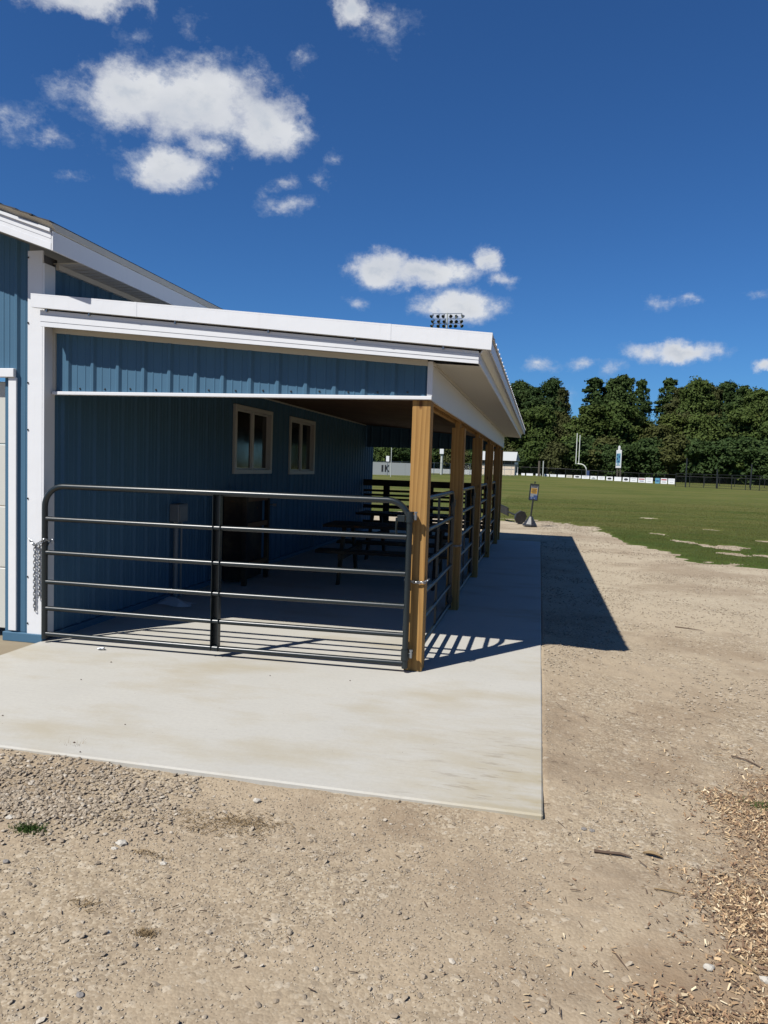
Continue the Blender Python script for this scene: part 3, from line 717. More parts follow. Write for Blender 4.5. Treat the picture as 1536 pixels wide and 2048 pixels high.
m = MB(); m.box((RX + .0005, RY - .012, rz(RX) - .205), (RX + .016, 12.25, rz(RX) - .060), .002); m.build('eave_board', M['white'], barn)
m = MB(); m.box((RX + .0005, RY - .006, rz(RX) - .058), (RX + .024, 12.28, rz(RX) - .004), .002); m.build('eave_drip_edge', M['soffit'], barn)
y = .02
while y < 12:
    e = min(y + .30, 12.1); m = MB()
    for k in range(3):
        a = y + (e - y) * k / 3; b = a + (e - y) / 3
        m.box((XW - .02, a, 3.125), (RX, b - .018, 3.133)); m.box((XW - .02, b - .0178, 3.133), (RX, b - .0002, 3.141))
    m.build('soffit_panel', M['soffit'], barn); y = e
m = MB(); m.prism([(RX - .001, ridge(RX) + .045), (-7.8, ridge(-7.8) + .045), (-7.8, ridge(-7.8) + .055), (RX - .001, ridge(RX) + .055)], 1, RY + .013, .019); m.build('soffit_panel', M['soffit'], barn)
m = MB(); m.box((XW - .01, .03, 3.08), (XW + .03, 12, 3.124)); m.build('frieze_trim', M['soffit'], barn)

# ------------------------------------------------------------ pipe gates
def gate_thing(L, label, loc, rotz, bw=.032, bd=.026, group=None):
    g = thing('pipe_gate', label, 'gate', loc, rotz, group); r = .0235; zt = 1.30; rr = .17
    pts = [(0, 0, .035)]
    for k in range(9): a = PI - k * PI / 16; pts.append((rr + rr * math.cos(a), 0, zt - rr + rr * math.sin(a)))
    for k in range(9): a = PI / 2 - k * PI / 16; pts.append((L - rr + rr * math.cos(a), 0, zt - rr + rr * math.sin(a)))
    pts.append((L, 0, .035))
    m = MB(); m.tube(pts, r, 12); m.build('frame', M['gate'], g, smooth=True, local=True)
    for z in (1.03, .752, .508, .288, .075):
        m = MB(); m.tube([(.018, 0, z), (L / 2, 0, z - .004), (L - .018, 0, z)], .0195, 12); m.build('bar', M['gate'], g, smooth=True, local=True)
    xc = L * .497
    m = MB()   # folded sheet upright that wraps the bars
    m.box((xc - bw, -bd, .05), (xc - bw + .004, bd, 1.285)); m.box((xc + bw - .004, -bd, .05), (xc + bw, bd, 1.285)); m.box((xc - bw + .0045, bd - .005, .05), (xc + bw - .0045, bd - .001, 1.285))
    m.build('brace', M['gate'], g, local=True)
    for z in (1.18, .14):
        m = MB(); m.tube([(L, 0, z - .04), (L, 0, z + .04)], .031, 12); m.box((L + .02, -.012, z - .018), (L + .055, .016, z + .018), .003); m.build('hinge', M['gate'], g, smooth=True, local=True)
    return g
g1 = gate_thing(3.025, 'long dark six-bar pipe gate closing the front of the porch', (-3.145, -.142, 0), math.atan2(.078, 3.024))
for i, (a, lab) in enumerate(((PY[0], 'dark pipe gate between the first and second timber posts'), (PY[1], 'dark pipe gate between the second and third timber posts'),
                              (PY[2], 'dark pipe gate between the third and fourth timber posts'), (PY[3], 'dark pipe gate between the fourth and fifth timber posts'))):
    L = (PY[i + 1] - a) - .14 - .17
    gate_thing(L, lab, (-.09, a + .14 + .09, 0), PI / 2, bw=.012, bd=.010, group='pipe gates along the open side of the porch')
# hinge pins screwed into the corner post
for z in (1.18, .14):
    m = MB(); m.tube([(-.075, -.075, z - .02), (-.075, -.075, z + .03)], .009, 8); m.tube([(-.075, -.075, z + .0), (-.075, .002, z + .0)], .009, 8); m.tube([(-.075, -.075, z + .0305), (-.075, -.075, z + .042)], .013, 8)
    m.build('hinge_pin', M['galv'], barn, smooth=True)
# latch pieces at the top right of the gate (on its inside)
gl = MB(); gl.box((2.93, .0, 1.14), (2.99, .03, 1.19), .004); gl.box((2.915, .012, 1.02), (2.927, .04, 1.17), .003); gl.build('latch', M['gate'], g1, local=True)
def chain(name, pts, label, loc, link=.036, r=.0035):
    P = [Vector(p) for p in pts]; m = MB(); seg = []
    for a, b in zip(P[:-1], P[1:]):
        n = max(1, int(round((b - a).length / (link * .72))))
        for k in range(n): seg.append((a.lerp(b, k / n), (b - a) / n))
    for i, (p, d) in enumerate(seg):
        d = d.normalized(); up = Vector((0, 1, 0)) if abs(d.y) < .9 else Vector((1, 0, 0)); s = d.cross(up).normalized(); q = d.cross(s)
        side = s if i % 2 else (s + q * 1.2).normalized()
        ring = []
        for k in range(10):
            a = 2 * PI * k / 10; ring.append(p + d * (math.cos(a) * link * .55) + side * (math.sin(a) * link * .30))
        m.tube(ring, r, 5, closed=True)
    o = m.build(name, M['galv'], smooth=True); return tag(o, label, 'chain')
chain('chain', [(-3.30, -.125, .845), (-3.245, -.13, .80), (-3.18, -.175, .825), (-3.12, -.165, .86), (-3.10, -.12, .845), (-3.16, -.115, .80)], 'short galvanized chain looped round the gate end beside the white corner trim', None)
chain('chain', [(-3.25, -.127, .795), (-3.253, -.127, .55), (-3.251, -.127, .245)], 'long loose galvanized chain hanging down the white corner trim', None)
chain('chain', [(-3.205, -.128, .80), (-3.207, -.127, .55), (-3.205, -.127, .35)], 'second chain strand hanging close behind the gate end', None)
chain('chain', [(-.135, -.035, .70), (-.06, -.022, .685), (.0, -.018, .69), (.018, .02, .70), (.018, .10, .70)], 'small brass coloured chain wrapped around the front timber post', None, link=.030)
chain('chain', [(-.145, PY[1] - .015, .72), (-.06, PY[1] - .016, .705), (.0, PY[1] - .016, .715), (.014, PY[1] + .05, .72)], 'thin chain wrapped around the second timber post', None, link=.030)
m = MB(); m.tube([(-2.60, -.20, .012), (-2.58, -.225, .014), (-2.55, -.21, .014), (-2.57, -.185, .012)], .006, 6, closed=True); m.tube([(-2.60, -.215, .01), (-2.55, -.21, .02)], .010, 6)
tag(m.build('shackle', M['galv'], smooth=True), 'small metal shackle lying on the slab below the gate', 'shackle')

# ------------------------------------------------------------ things inside the porch
t = thing('outlet_stand', 'grey electrical box on a conduit standing by the blue wall', 'electrical box', (-3.10, 2.05, 0))
m = MB(); m.tube([(-3.115, 2.02, 0), (-3.115, 2.02, .90)], .028, 10); m.build('conduit', M['boxgrey'], t, smooth=True)
m = MB(); m.tube([(-3.10, 2.12, 0), (-3.10, 2.12, .90)], .012, 8); m.build('conduit', M['boxgrey'], t, smooth=True)
m = MB(); m.box((-3.16, 1.95, .86), (-3.05, 2.17, 1.06), .008); b_ = m.build('box', M['boxgrey'], t)
m = MB(); m.box((-3.0495, 1.97, .88), (-3.042, 2.15, 1.04), .004); m.build('cover', M['boxgrey'], b_)
t = thing('wooden_stand', 'tall narrow wooden frame stand by the wall behind the gate upright', 'stand', (-2.95, 3.4, 0))
for (x, y) in ((-3.1, 3.1), (-3.1, 3.85), (-2.75, 3.1), (-2.75, 3.85)):
    m = MB(); m.box((x - .03, y - .03, 0), (x + .03, y + .03, 1.15), .004); m.build('leg', M['darkwood'], t)
for z in (.25, .75, 1.08):
    m = MB(); m.box((-2.77, 3.132, z - .03), (-2.73, 3.818, z + .03)); m.build('rail', M['ceil'], t)
m = MB(); m.box((-3.06, 3.15, .05), (-2.80, 3.80, 1.14)); m.build('cabinet', M['darkwood'], t)
m = MB(); m.tube([(-2.70, 3.93, .98), (-2.66, 3.95, .98)], .02, 8); m.tube([(-2.75, 3.93, .98), (-2.70, 3.93, .98)], .008, 8); m.build('knob', M['galv'], t, smooth=True)
# crumpled bag
V = []; F = []
m = MB(); nn = 22
for i in range(nn):
    for j in range(nn):
        u = i / (nn - 1); v = j / (nn - 1); e = math.sin(PI * u) * math.sin(PI * v)
        x = -3.16 + .40 * u + .03 * math.sin(7 * v); y_ = 1.60 + .26 * v + .04 * math.sin(6 * u)
        z = .006 + e * (.03 + .075 * float(fbm(np.array([x * 9.]), np.array([y_ * 9.]), 1, 3, 77)[0]))
        m.v.append((x, y_, z))
for i in range(nn - 1):
    for j in range(nn - 1): m.f.append((i * nn + j, (i + 1) * nn + j, (i + 1) * nn + j + 1, i * nn + j + 1)); m.mi.append(0)
tag(m.build('plastic_bag', M['bag'], smooth=True), 'crumpled whitish bag lying on the porch floor against the blue wall', 'bag')
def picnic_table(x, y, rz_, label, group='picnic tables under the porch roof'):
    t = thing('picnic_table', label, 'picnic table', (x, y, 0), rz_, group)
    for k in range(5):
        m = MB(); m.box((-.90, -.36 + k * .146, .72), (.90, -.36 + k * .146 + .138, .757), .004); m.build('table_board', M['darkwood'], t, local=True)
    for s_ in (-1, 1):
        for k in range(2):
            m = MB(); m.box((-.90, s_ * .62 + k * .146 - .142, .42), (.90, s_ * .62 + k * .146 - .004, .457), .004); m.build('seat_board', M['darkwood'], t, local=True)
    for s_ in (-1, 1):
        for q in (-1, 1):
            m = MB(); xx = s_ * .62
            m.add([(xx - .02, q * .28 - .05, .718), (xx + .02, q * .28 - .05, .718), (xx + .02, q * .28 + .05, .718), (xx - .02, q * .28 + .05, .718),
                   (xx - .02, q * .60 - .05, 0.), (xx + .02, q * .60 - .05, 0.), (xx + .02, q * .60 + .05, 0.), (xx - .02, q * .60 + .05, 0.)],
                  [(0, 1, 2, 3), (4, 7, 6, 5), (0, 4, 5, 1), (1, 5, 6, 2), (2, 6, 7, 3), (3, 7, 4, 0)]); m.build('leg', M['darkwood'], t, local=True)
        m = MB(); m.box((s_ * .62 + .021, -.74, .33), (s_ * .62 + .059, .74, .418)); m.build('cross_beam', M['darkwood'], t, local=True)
    return t
picnic_table(-1.1, 4.3, .05, 'dark picnic table nearest behind the front gate')
picnic_table(-1.3, 6.9, -.04, 'dark picnic table in the middle of the porch')
picnic_table(-1.0, 9.2, .03, 'dark picnic table at the far end of the porch')
# dark rail panel closing the far end
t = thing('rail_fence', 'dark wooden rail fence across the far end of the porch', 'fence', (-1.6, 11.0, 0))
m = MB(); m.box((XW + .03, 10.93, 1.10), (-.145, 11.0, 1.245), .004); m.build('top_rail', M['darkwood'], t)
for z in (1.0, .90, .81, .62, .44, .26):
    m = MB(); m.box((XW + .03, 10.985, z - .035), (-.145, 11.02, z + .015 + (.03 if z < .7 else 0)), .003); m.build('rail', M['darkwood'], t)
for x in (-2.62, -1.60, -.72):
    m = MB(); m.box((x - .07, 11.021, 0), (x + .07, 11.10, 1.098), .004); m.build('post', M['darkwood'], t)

# ------------------------------------------------------------ portable signs at the far corner
def stand_parts(t):
    m = MB(); m.lathe([(.205, 0), (.21, .02), (.205, .055), (.19, .062), (.055, .27), (.05, .29)], (0, 0, 0), 8); m.build('base', M['black'], t, local=True)
    m = MB(); m.tube([(0, 0, .29), (.012, 0, .80)], .024, 10); m.build('pole', M['blacksteel'], t, smooth=True, local=True)
    m = MB(); m.box((-.122, -.022, .745), (.138, .012, .775), .003); m.box((-.122, -.022, 1.195), (.138, .012, 1.225), .003); m.box((-.122, -.022, .776), (-.098, .012, 1.194), .003); m.box((.114, -.022, .776), (.138, .012, 1.194), .003)
    m.build('sign_frame', M['blacksteel'], t, local=True)
    m = MB(); m.tube([(.008, 0, 1.225), (.008, 0, 1.262)], .012, 8); m.lathe([(.012, 0), (.024, .012), (.022, .03), (.01, .036)], (.008, 0, 1.258), 8); m.build('knob', M['blacksteel'], t, smooth=True, local=True)
    m = MB(); m.box((-.097, .0045, .776), (.113, .010, 1.194)); m.build('back_plate', M['black'], t, local=True)
    m = MB(); m.cur = 0; m.box((-.097, -.010, .776), (.113, .004, 1.194))
    def fl(x0, x1, z0, z1, c, d=.0125): m.cur = c; m.box((x0, -d, z0), (x1, -.0105, z1))
    fl(-.08, .10, 1.15, 1.175, 1, .012); fl(-.07, .09, 1.12, 1.138, 1, .012)
    fl(-.078, .094, .945, 1.10, 2, .012)
    for k, (a, b) in enumerate(((-.06, .08), (-.05, .065), (-.065, .085), (-.04, .06))): fl(a, b, 1.065 - k * .035, 1.082 - k * .035, 3, .0135)
    fl(-.096, .112, .777, .85, 4, .012); fl(0.01, .112, .851, .90, 4, .012); fl(-.06, -.03, .80, .83, 0, .0135); fl(.02, .05, .795, .825, 0, .0135)
    m.build('poster', [M['postergrey'], M['inkdark'], M['inkyel'], M['inkdark'], M['inknavy']], t, local=True)
    return t
bx, by = .603, 15.95
t1 = thing('sign_stand', 'upright black portable sign stand with a yellow and blue poster', 'sign', (bx, by, -.03), 0, rot=(0, math.radians(4), math.radians(12)))
stand_parts(t1)
from mathutils import Euler
spin = (Euler((math.radians(-8), math.radians(-80), math.radians(-48))).to_matrix() @ Matrix.Rotation(math.radians(170), 3, 'Z')).to_euler()
t2 = thing('sign_stand', 'overturned black sign stand lying on its side behind the upright one', 'sign', (.33, 16.7, .16), 0, rot=tuple(spin))
stand_parts(t2)

# ------------------------------------------------------------ the far side of the field
def gz(x, y): return float(dirt_z(np.array([float(x)]), np.array([float(y)]), False)[0])
# goalpost, seen almost end on
gx, gy = at(1173, 163); g0 = gz(gx, gy)
t = thing('goalpost', 'white football goalpost with gooseneck and blue pad in front of the trees', 'goalpost', (gx, gy, g0))
ux, uy = at(1155, 160.0); vdir = Vector((ux - CAM_P[0], uy - CAM_P[1], 0)).normalized(); side = Vector((vdir.y, -vdir.x, 0))
cb = 3.05
n_ = Vector((gx, gy, 0)); c_ = n_ - side * 2.0
pts = [(gx, gy, g0), (gx, gy, g0 + 1.5)]
for k in range(1, 9):
    a = k / 8 * PI / 2; pts.append((gx - side.x * 2.0 * (1 - math.cos(a)) * .7, gy - side.y * 2.0 * (1 - math.cos(a)) * .7, g0 + 1.5 + 1.55 * math.sin(a)))
q = (gx - side.x * 2.0, gy - side.y * 2.0); pts.append((q[0], q[1], g0 + cb + .02))
m = MB(); m.tube(pts, .11, 10); m.build('gooseneck', M['goal'], t, smooth=True)
cr = (vdir * 3.55 - side * .02 * 3.55 + side * .07 * 3.55)
p0 = Vector((q[0], q[1], g0 + cb)) - vdir * 3.55 - side * .30; p1 = Vector((q[0], q[1], g0 + cb)) + vdir * 3.55 + side * .30
m = MB(); m.tube([p0, p1], .10, 10); m.build('crossbar', M['goal'], t, smooth=True)
for p in (p0, p1):
    m = MB(); m.tube([p, p + Vector((0, 0, 6.4))], .085, 10); m.build('upright', M['goal'], t, smooth=True)
m = MB(); m.box((gx + .02, gy - .3, g0), (gx + .62, gy + .3, g0 + 1.65), .08); m.build('pad', M['pad'], t)
# scoreboard
D = 168; sx, sy = at(1236, D); s0 = gz(sx, sy); rzs = math.radians(-71)
t = thing('scoreboard', 'tall white and blue scoreboard on two timber legs seen at an angle', 'scoreboard', (sx, sy, s0), rzs)
b0 = hgt(1234, 936, D) - s0; b1 = hgt(1236, 900, D) - s0; top_ = hgt(1235, 893.5, D) - s0
for x in (-.75, .75):
    m = MB(); m.box((x - .14, .06, 0), (x + .14, .30, b0 + .3)); m.build('leg', M['bark'], t, local=True)
m = MB(); m.box((-1.25, -.08, b0), (1.25, .055, b1), .03); m.build('board', M['sheetwhite'], t, local=True)
m = MB(); m.box((-1.02, -.11, b0 + .55), (1.02, -.082, b1 - .75)); m.build('score_panel', M['inkblue'], t, local=True)
for (x, z, w_, h) in ((-.45, b1 - 1.05, .8, .25), (.5, b1 - 1.5, .55, .5), (-.5, b1 - 1.9, .6, .5), (.15, b1 - 2.5, .9, .35), (-.6, b0 + .9, .4, .45), (.6, b0 + .9, .4, .45)):
    m = MB(); m.box((x - w_ / 2, -.13, z - h / 2), (x + w_ / 2, -.112, z + h / 2)); m.build('score_window', M['inknavy'] if z > b0 + 1.2 else M['sheetwhite'], t, local=True)
m = MB(); m.lathe([(.0, -.12), (.0, -.12)], (0, 0, 0), 3) if False else None
m = MB(); m.box((-.5, -.06, b1), (.5, .04, b1 + .25), .02); r_ = .48; zc = b1 + .45
m.prism([(r_ * math.cos(a * PI / 10), zc + r_ * 1.05 * math.sin(a * PI / 10)) for a in range(20)], 1, -.058, .038); m.build('crest_panel', M['sheetwhite'], t, local=True)
# black field fence with chain link
def fence(pxs, D0, D1, hh, label, name='chain_link_fence', postr=.045, wires=True, group=None, matl=None):
    matl = matl or M['blacksteel']
    P = []
    for i, px in enumerate(pxs):
        D = D0 + (D1 - D0) * i / max(1, len(pxs) - 1); x, y = at(px, D); P.append((x, y, gz(x, y)))
    t = thing(name, label, 'fence', P[0], 0, group)
    for p in P:
        m = MB(); m.tube([(p[0], p[1], p[2] - .1), (p[0], p[1], p[2] + hh)], postr, 6); m.build('fence_post', matl, t)
    m = MB(); m.tube([(p[0], p[1], p[2] + hh - .03) for p in P], .03, 5); m.build('top_rail', matl, t)
    m = MB(); m.tube([(p[0], p[1], p[2] + .08) for p in P], .02, 4); m.build('bottom_rail', matl, t)
    if wires:
        m = MB()
        for a, b in zip(P[:-1], P[1:]):
            A = Vector(a); B = Vector(b); L = (B - A).length; n = max(1, int(L / .30)); hb = hh - .1
            for k in range(n):
                for s_ in (0, 1):
                    u0 = k / n; u1 = min(1, (k + hb / .30) / n)
                    z1 = hb * ((u1 - u0) * n * .30 / hb)
                    q0 = A.lerp(B, u0); q1 = A.lerp(B, u1)
                    if s_: q0, q1 = A.lerp(B, 1 - u0), A.lerp(B, 1 - u1)
                    m.tube([q0 + Vector((0, 0, .08)), q1 + Vector((0, 0, .08 + z1))], .007, 3, caps=False)
        m.build('chain_link', matl, t, fixn=False)
    return t
fence(list(np.linspace(1352, 1660, 12)), 112, 96, 1.9, 'black chain-link fence along the right edge of the field')
fence([1034, 1062, 1094, 1131, 1163, 1196, 1224, 1250, 1278, 1304, 1330, 1352], 150, 136, 1.75, 'black chain-link fence carrying the row of white banners')
fence([1352, 1380, 1410, 1440, 1470, 1500, 1530, 1560, 1600], 136, 128, 1.5, 'second low dark fence behind the right end of the field')
for px, h in ((1372, 4.0), (1434, 2.6), (1502, 3.4)):
    x, y = at(px, 108); m = MB(); m.tube([(x, y, gz(x, y) - .1), (x, y, gz(x, y) + h)], .09, 8)
    tag(m.build('fence_pole', M['blacksteel']), {1372: 'tallest black pole rising beside the end of the banner row', 1434: 'short black pole in the middle of the right-hand fence', 1502: 'black pole standing near the right edge of the field'}[px], 'pole', 'black poles along the field fence')
BAN = [(1028, 1036, 0, 'small white banner at the far left end of the row'), (1043, 1050, 0, 'small white banner second from the left end of the row'), (1053, 1066, 0, 'plain white banner third from the left, above the sign stand'),
       (1072, 1081, 1, 'low white banner with dark marks just left of the grey pole'), (1089, 1098, 1, 'white banner just right of the grey pole'), (1100, 1113, 2, 'white banner with grey lines second right of the grey pole'), (1116, 1130, 0, 'plain white banner between the grey pole and the goalpost'),
       (1133, 1145, 3, 'cream banner two places left of the goalpost'), (1148, 1162, 4, 'white banner with a dark oval left of the goalpost'), (1164, 1179, 2, 'grey lined banner behind the foot of the goalpost'),
       (1181, 1194, 1, 'white banner with a dark arc right of the goalpost'), (1196, 1210, 2, 'white banner with grey lines midway between goalpost and scoreboard'), (1213, 1226, 4, 'white banner with a dark badge just left of the scoreboard'),
       (1229, 1243, 0, 'white banner behind the scoreboard legs'), (1246, 1259, 4, 'white banner with a dark badge just right of the scoreboard'), (1261, 1275, 2, 'white banner with faint lines second right of the scoreboard'),
       (1277, 1291, 5, 'reddish purple and white banner in the row'), (1292, 1306, 2, 'plain white banner left of the teal one'), (1311, 1320, 6, 'teal blue banner near the right end of the row'),
       (1322, 1335, 5, 'white banner with red lettering right of the teal one'), (1337, 1350, 2, 'white banner at the right end of the row')]
for (a, b, st, lab) in BAN:
    f_ = (a - 1034) / (1352 - 1034); D = 150 - 14 * max(0, f_) - .25
    x0, y0 = at(a, D); x1, y1 = at(b, D - 14 * (b - a) / 318); z0 = gz((x0 + x1) / 2, (y0 + y1) / 2)
    zt = hgt((a + b) / 2, 948.7 + .040 * (a - 1100) - (1.0 if a > 1290 else 0), D); zb = max(z0 + .06, zt - 1.15)
    ang = math.atan2(y1 - y0, x1 - x0); L = math.hypot(x1 - x0, y1 - y0)
    t = thing('banner', lab, 'banner', (x0, y0, zb), ang, 'sponsor banners hung on the field fence'); H = zt - zb
    col = {3: M['soffit'], 6: M['inkblue']}.get(st, M['sheetwhite'])
    m = MB(); m.box((0, 0, 0), (L, .015, H)); m.build('sheet', col, t, local=True)
    def pr(x0_, x1_, z0_, z1_, mt):
        m = MB(); m.box((L * x0_, -.012, H * z0_), (L * x1_, -.001, H * z1_)); m.build('print', mt, t, local=True)
    if st == 1: pr(.2, .8, .12, .38, M['inkgrey']); pr(.35, .65, .40, .55, M['inkdark'])
    if st == 2: pr(.15, .85, .72, .80, M['inkgrey']); pr(.25, .75, .30, .37, M['inkgrey'])
    if st == 4:
        m = MB(); m.prism([(L * (.5 + .32 * math.cos(k * PI / 8)), H * (.5 + .28 * math.sin(k * PI / 8))) for k in range(16)], 1, -.012, -.001); m.build('print', M['inkdark'], t, local=True); pr(.3, .7, .46, .54, M['inkred'] if a > 1240 else M['inkgrey']) if False else None
    if st == 5: pr(.1, .9, .62, .85, M['inkred']); pr(.2, .8, .25, .40, M['inkgrey'] if a > 1300 else M['inknavy'])
    if st == 6: pr(.2, .8, .35, .6, M['inknavy'])
    if st == 3: pr(.2, .8, .3, .5, M['inkgrey'])
# light tower
D = 119; lx, ly = at(883, D); l0 = gz(lx, ly)
t = thing('light_tower', 'tall stadium light tower with three rows of floodlights above the porch roof', 'light tower', (lx, ly, l0))
topz = hgt(895, 626, D)
m = MB(); m.tube([(lx, ly, l0 - .2), (lx, ly, l0 + 3.5), (lx, ly, topz)], [.23, .20, .11], 12); m.build('pole', M['pole'], t, smooth=True)
m = MB(); m.box((lx - .32, ly - .42, hgt(883, 908, D)), (lx + .32, ly - .2, hgt(883, 898, D)), .02); m.build('control_box', M['sheetwhite'], t)
tx, ty = lx, ly
for r_i, (py, xs_) in enumerate(((627, (-2.3, -1.35, -.5, .5, 1.35, 2.3)), (637.5, (-2.1, -1.2, -.3, .6, 1.4, 2.1)), (646.5, (-2.2, -1.25, -.35, .5, 1.3, 2.2)))):
    z = hgt(895, py, D) - .02
    m = MB(); m.box((tx - 2.4, ty - .05, z - .05), (tx + 2.4, ty + .05, z + .05)); m.build('cross_arm', M['galv'], t)
    for k, x in enumerate(xs_):
        an = (-1 if x < 0 else 1) * (.75 if abs(x) > 1.8 else .3); dx = math.sin(an); dy = -math.cos(an) * .8
        if r_i == 0 and k > 3: dy = .8
        m = MB(); c0 = Vector((tx + x, ty, z - .22)); dd_ = Vector((dx, dy, -.75)).normalized()
        m.tube([c0 - dd_ * .1, c0 + dd_ * .12, c0 + dd_ * .42, c0 + dd_ * .46], [.10, .16, .30, .31], 10)
        lm = m.build('floodlight', M['galv'], t, smooth=True)
        m = MB(); m.tube([c0 + dd_ * .461, c0 + dd_ * .475], [.28, .28], 10); m.build('lens', M['glass'], lm)
        m = MB(); m.box((tx + x - .03, ty - .03, z - .14), (tx + x + .03, ty + .03, z - .05)); m.build('bracket', M['galv'], lm)
# thin pole, small sign, pale wall with lettering seen through the porch
x, y = at(782, 96); m = MB(); m.tube([(x, y, gz(x, y) - .1), (x, y, hgt(782, 885, 96))], .055, 8); tag(m.build('flag_pole', M['pole'], smooth=True), 'thin grey pole seen through the porch left of the front post', 'pole')
D = 104; x0, y0 = at(690, D); x1, y1 = at(850, D + 3); z0 = gz(x0, y0); zt = hgt(790, 925.5, D)
t = thing('outfield_wall', 'low pale grey outfield wall with dark lettering seen through the porch', 'wall', (x0, y0, z0), math.atan2(y1 - y0, x1 - x0)); L = math.hypot(x1 - x0, y1 - y0); H = zt - z0
for k in range(4):
    m = MB(); m.box((L * k / 4 + .01, 0, 0), (L * (k + 1) / 4 - .01, .12, H), .01); m.build('panel', M['greywall'], t, local=True)
u = L * (771 - 690) / 160
def stroke(pts, w_=.14):
    m = MB()
    for (a, b) in pts:
        d = (Vector((b[0], 0, b[1])) - Vector((a[0], 0, a[1]))).normalized(); nrm = Vector((-d.z, 0, d.x)) * w_ / 2
        A = Vector((a[0], 0, a[1])); B = Vector((b[0], 0, b[1])); vs = []
        for yy in (-.02, -.002):
            for q_ in (A - nrm, A + nrm, B + nrm, B - nrm): vs.append((q_.x, yy, q_.z))
        m.add(vs, [(0, 1, 2, 3), (4, 7, 6, 5), (0, 4, 5, 1), (1, 5, 6, 2), (2, 6, 7, 3), (3, 7, 4, 0)])
    m.build('letter', M['inkdark'], t, local=True)
zb_, zu_ = H * .28, H * .80
stroke([((u - .55, zb_), (u - .55, zu_))], .26)
stroke([((u - .1, zb_), (u - .1, zu_)), ((u - .05, (zb_ + zu_) / 2), (u + .38, zu_)), ((u + .02, (zb_ + zu_) / 2 + .02), (u + .42, zb_))], .19)
x, y = at(775, 100); z_a = hgt(775, 923, 100); z_b = hgt(775, 912, 100)
t = thing('field_sign', 'small pale sign on a post above the outfield wall', 'sign', (x, y, gz(x, y)))
m = MB(); m.tube([(x, y, gz(x, y)), (x, y, z_a)], .04, 6); m.build('post', M['galv'], t); m = MB(); m.box((x - .22, y - .03, z_a), (x + .22, y, z_b), .01); m.build('sign_panel', M['sheetwhite'], t)
fence([690, 716, 742, 768, 801, 834, 868, 900, 940, 985, 1030], 101, 128, 1.95, 'galvanized chain-link fence behind the pale outfield wall', matl=M['galv'], postr=.04)
D = 132; x0, y0 = at(852, D); x1, y1 = at(958, D); m = MB(); z0 = gz(x0, y0); m.add([(x0, y0, z0), (x1, y1, z0), (x1, y1, hgt(905, 938.5, D)), (x0, y0, hgt(905, 938.5, D)), (x0, y0 + .1, z0), (x1, y1 + .1, z0), (x1, y1 + .1, hgt(905, 938.5, D)), (x0, y0 + .1, hgt(905, 938.5, D))],
      [(0, 1, 2, 3), (4, 7, 6, 5), (0, 4, 5, 1), (1, 5, 6, 2), (2, 6, 7, 3), (3, 7, 4, 0)]); tag(m.build('low_wall', M['greywall']), 'low white wall between the light tower and the peach building', 'wall')
# small concession building
D = 150; x0, y0 = at(962, D); x1, y1 = at(1029, D - 1); z0 = gz(x0, y0)
L = math.hypot(x1 - x0, y1 - y0); hw = hgt(1005, 919.5, D) - z0; hr = hgt(1005, 904.5, D) - z0
t = thing('concession_building', 'small peach building with grey roof and dark serving openings beyond the field', 'building', (x0, y0, z0), math.atan2(y1 - y0, x1 - x0))
m = MB(); m.box((0, 0, 0), (L, 5, hw * .70)); m.build('wall', M['peach'], t, local=True)
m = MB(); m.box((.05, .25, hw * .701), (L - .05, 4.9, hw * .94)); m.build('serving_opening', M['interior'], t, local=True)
m = MB(); m.box((-.5, -.8, hw * .945), (L + .35, 5.3, hw * 1.03)); m.build('fascia', M['sheetwhite'], t, local=True)
m = MB(); m.add([(-.5, -.8, hw * 1.031), (L + .35, -.8, hw * 1.031), (L + .35, 5.3, hw * 1.031), (-.5, 5.3, hw * 1.031), (-.3, 2.2, hr + .15), (L + .2, 2.2, hr + .15)], [(0, 1, 5, 4), (1, 2, 5), (2, 3, 4, 5), (3, 0, 4), (0, 3, 2, 1)]); m.build('roof', M['greywall'], t, local=True)
for k in range(5):
    xk = L * (k + .5) / 5
    m = MB(); m.box((xk - .03, -.03, .02), (xk + .03, -.001, hw * .94)); m.build('mullion', M['inkgrey'], t, local=True)
m = MB(); m.box((0, -.04, hw * .38), (L, -.031, hw * .41)); m.build('rail', M['inkgrey'], t, local=True)
x, y = at(1032, 149); m = MB(); m.box((x - .35, y - .03, hgt(1032, 929, 149)), (x + .35, y + .02, hgt(1032, 924.5, 149))); m.box((x + .3, y - .02, gz(x, y)), (x + .36, y + .01, hgt(1032, 929, 149))); tag(m.build('small_sign', M['sheetwhite']), 'tiny white sign at the right corner of the peach building', 'sign')
x, y = at(1086, 145)
for i, (dx, lab, mt, r_) in enumerate(((0, 'pale grey wooden utility pole beside the dark one left of the goalpost', M['pole'], .10), (-.75, 'dark broad pole beside the pale grey one left of the goalpost', M['bark'], .22))):
    m = MB(); m.tube([(x + dx, y + i * .5, gz(x, y) - .1), (x + dx, y + i * .5, hgt(1086, 922, 145))], r_, 8); tag(m.build('utility_pole', mt, smooth=True), lab, 'pole')

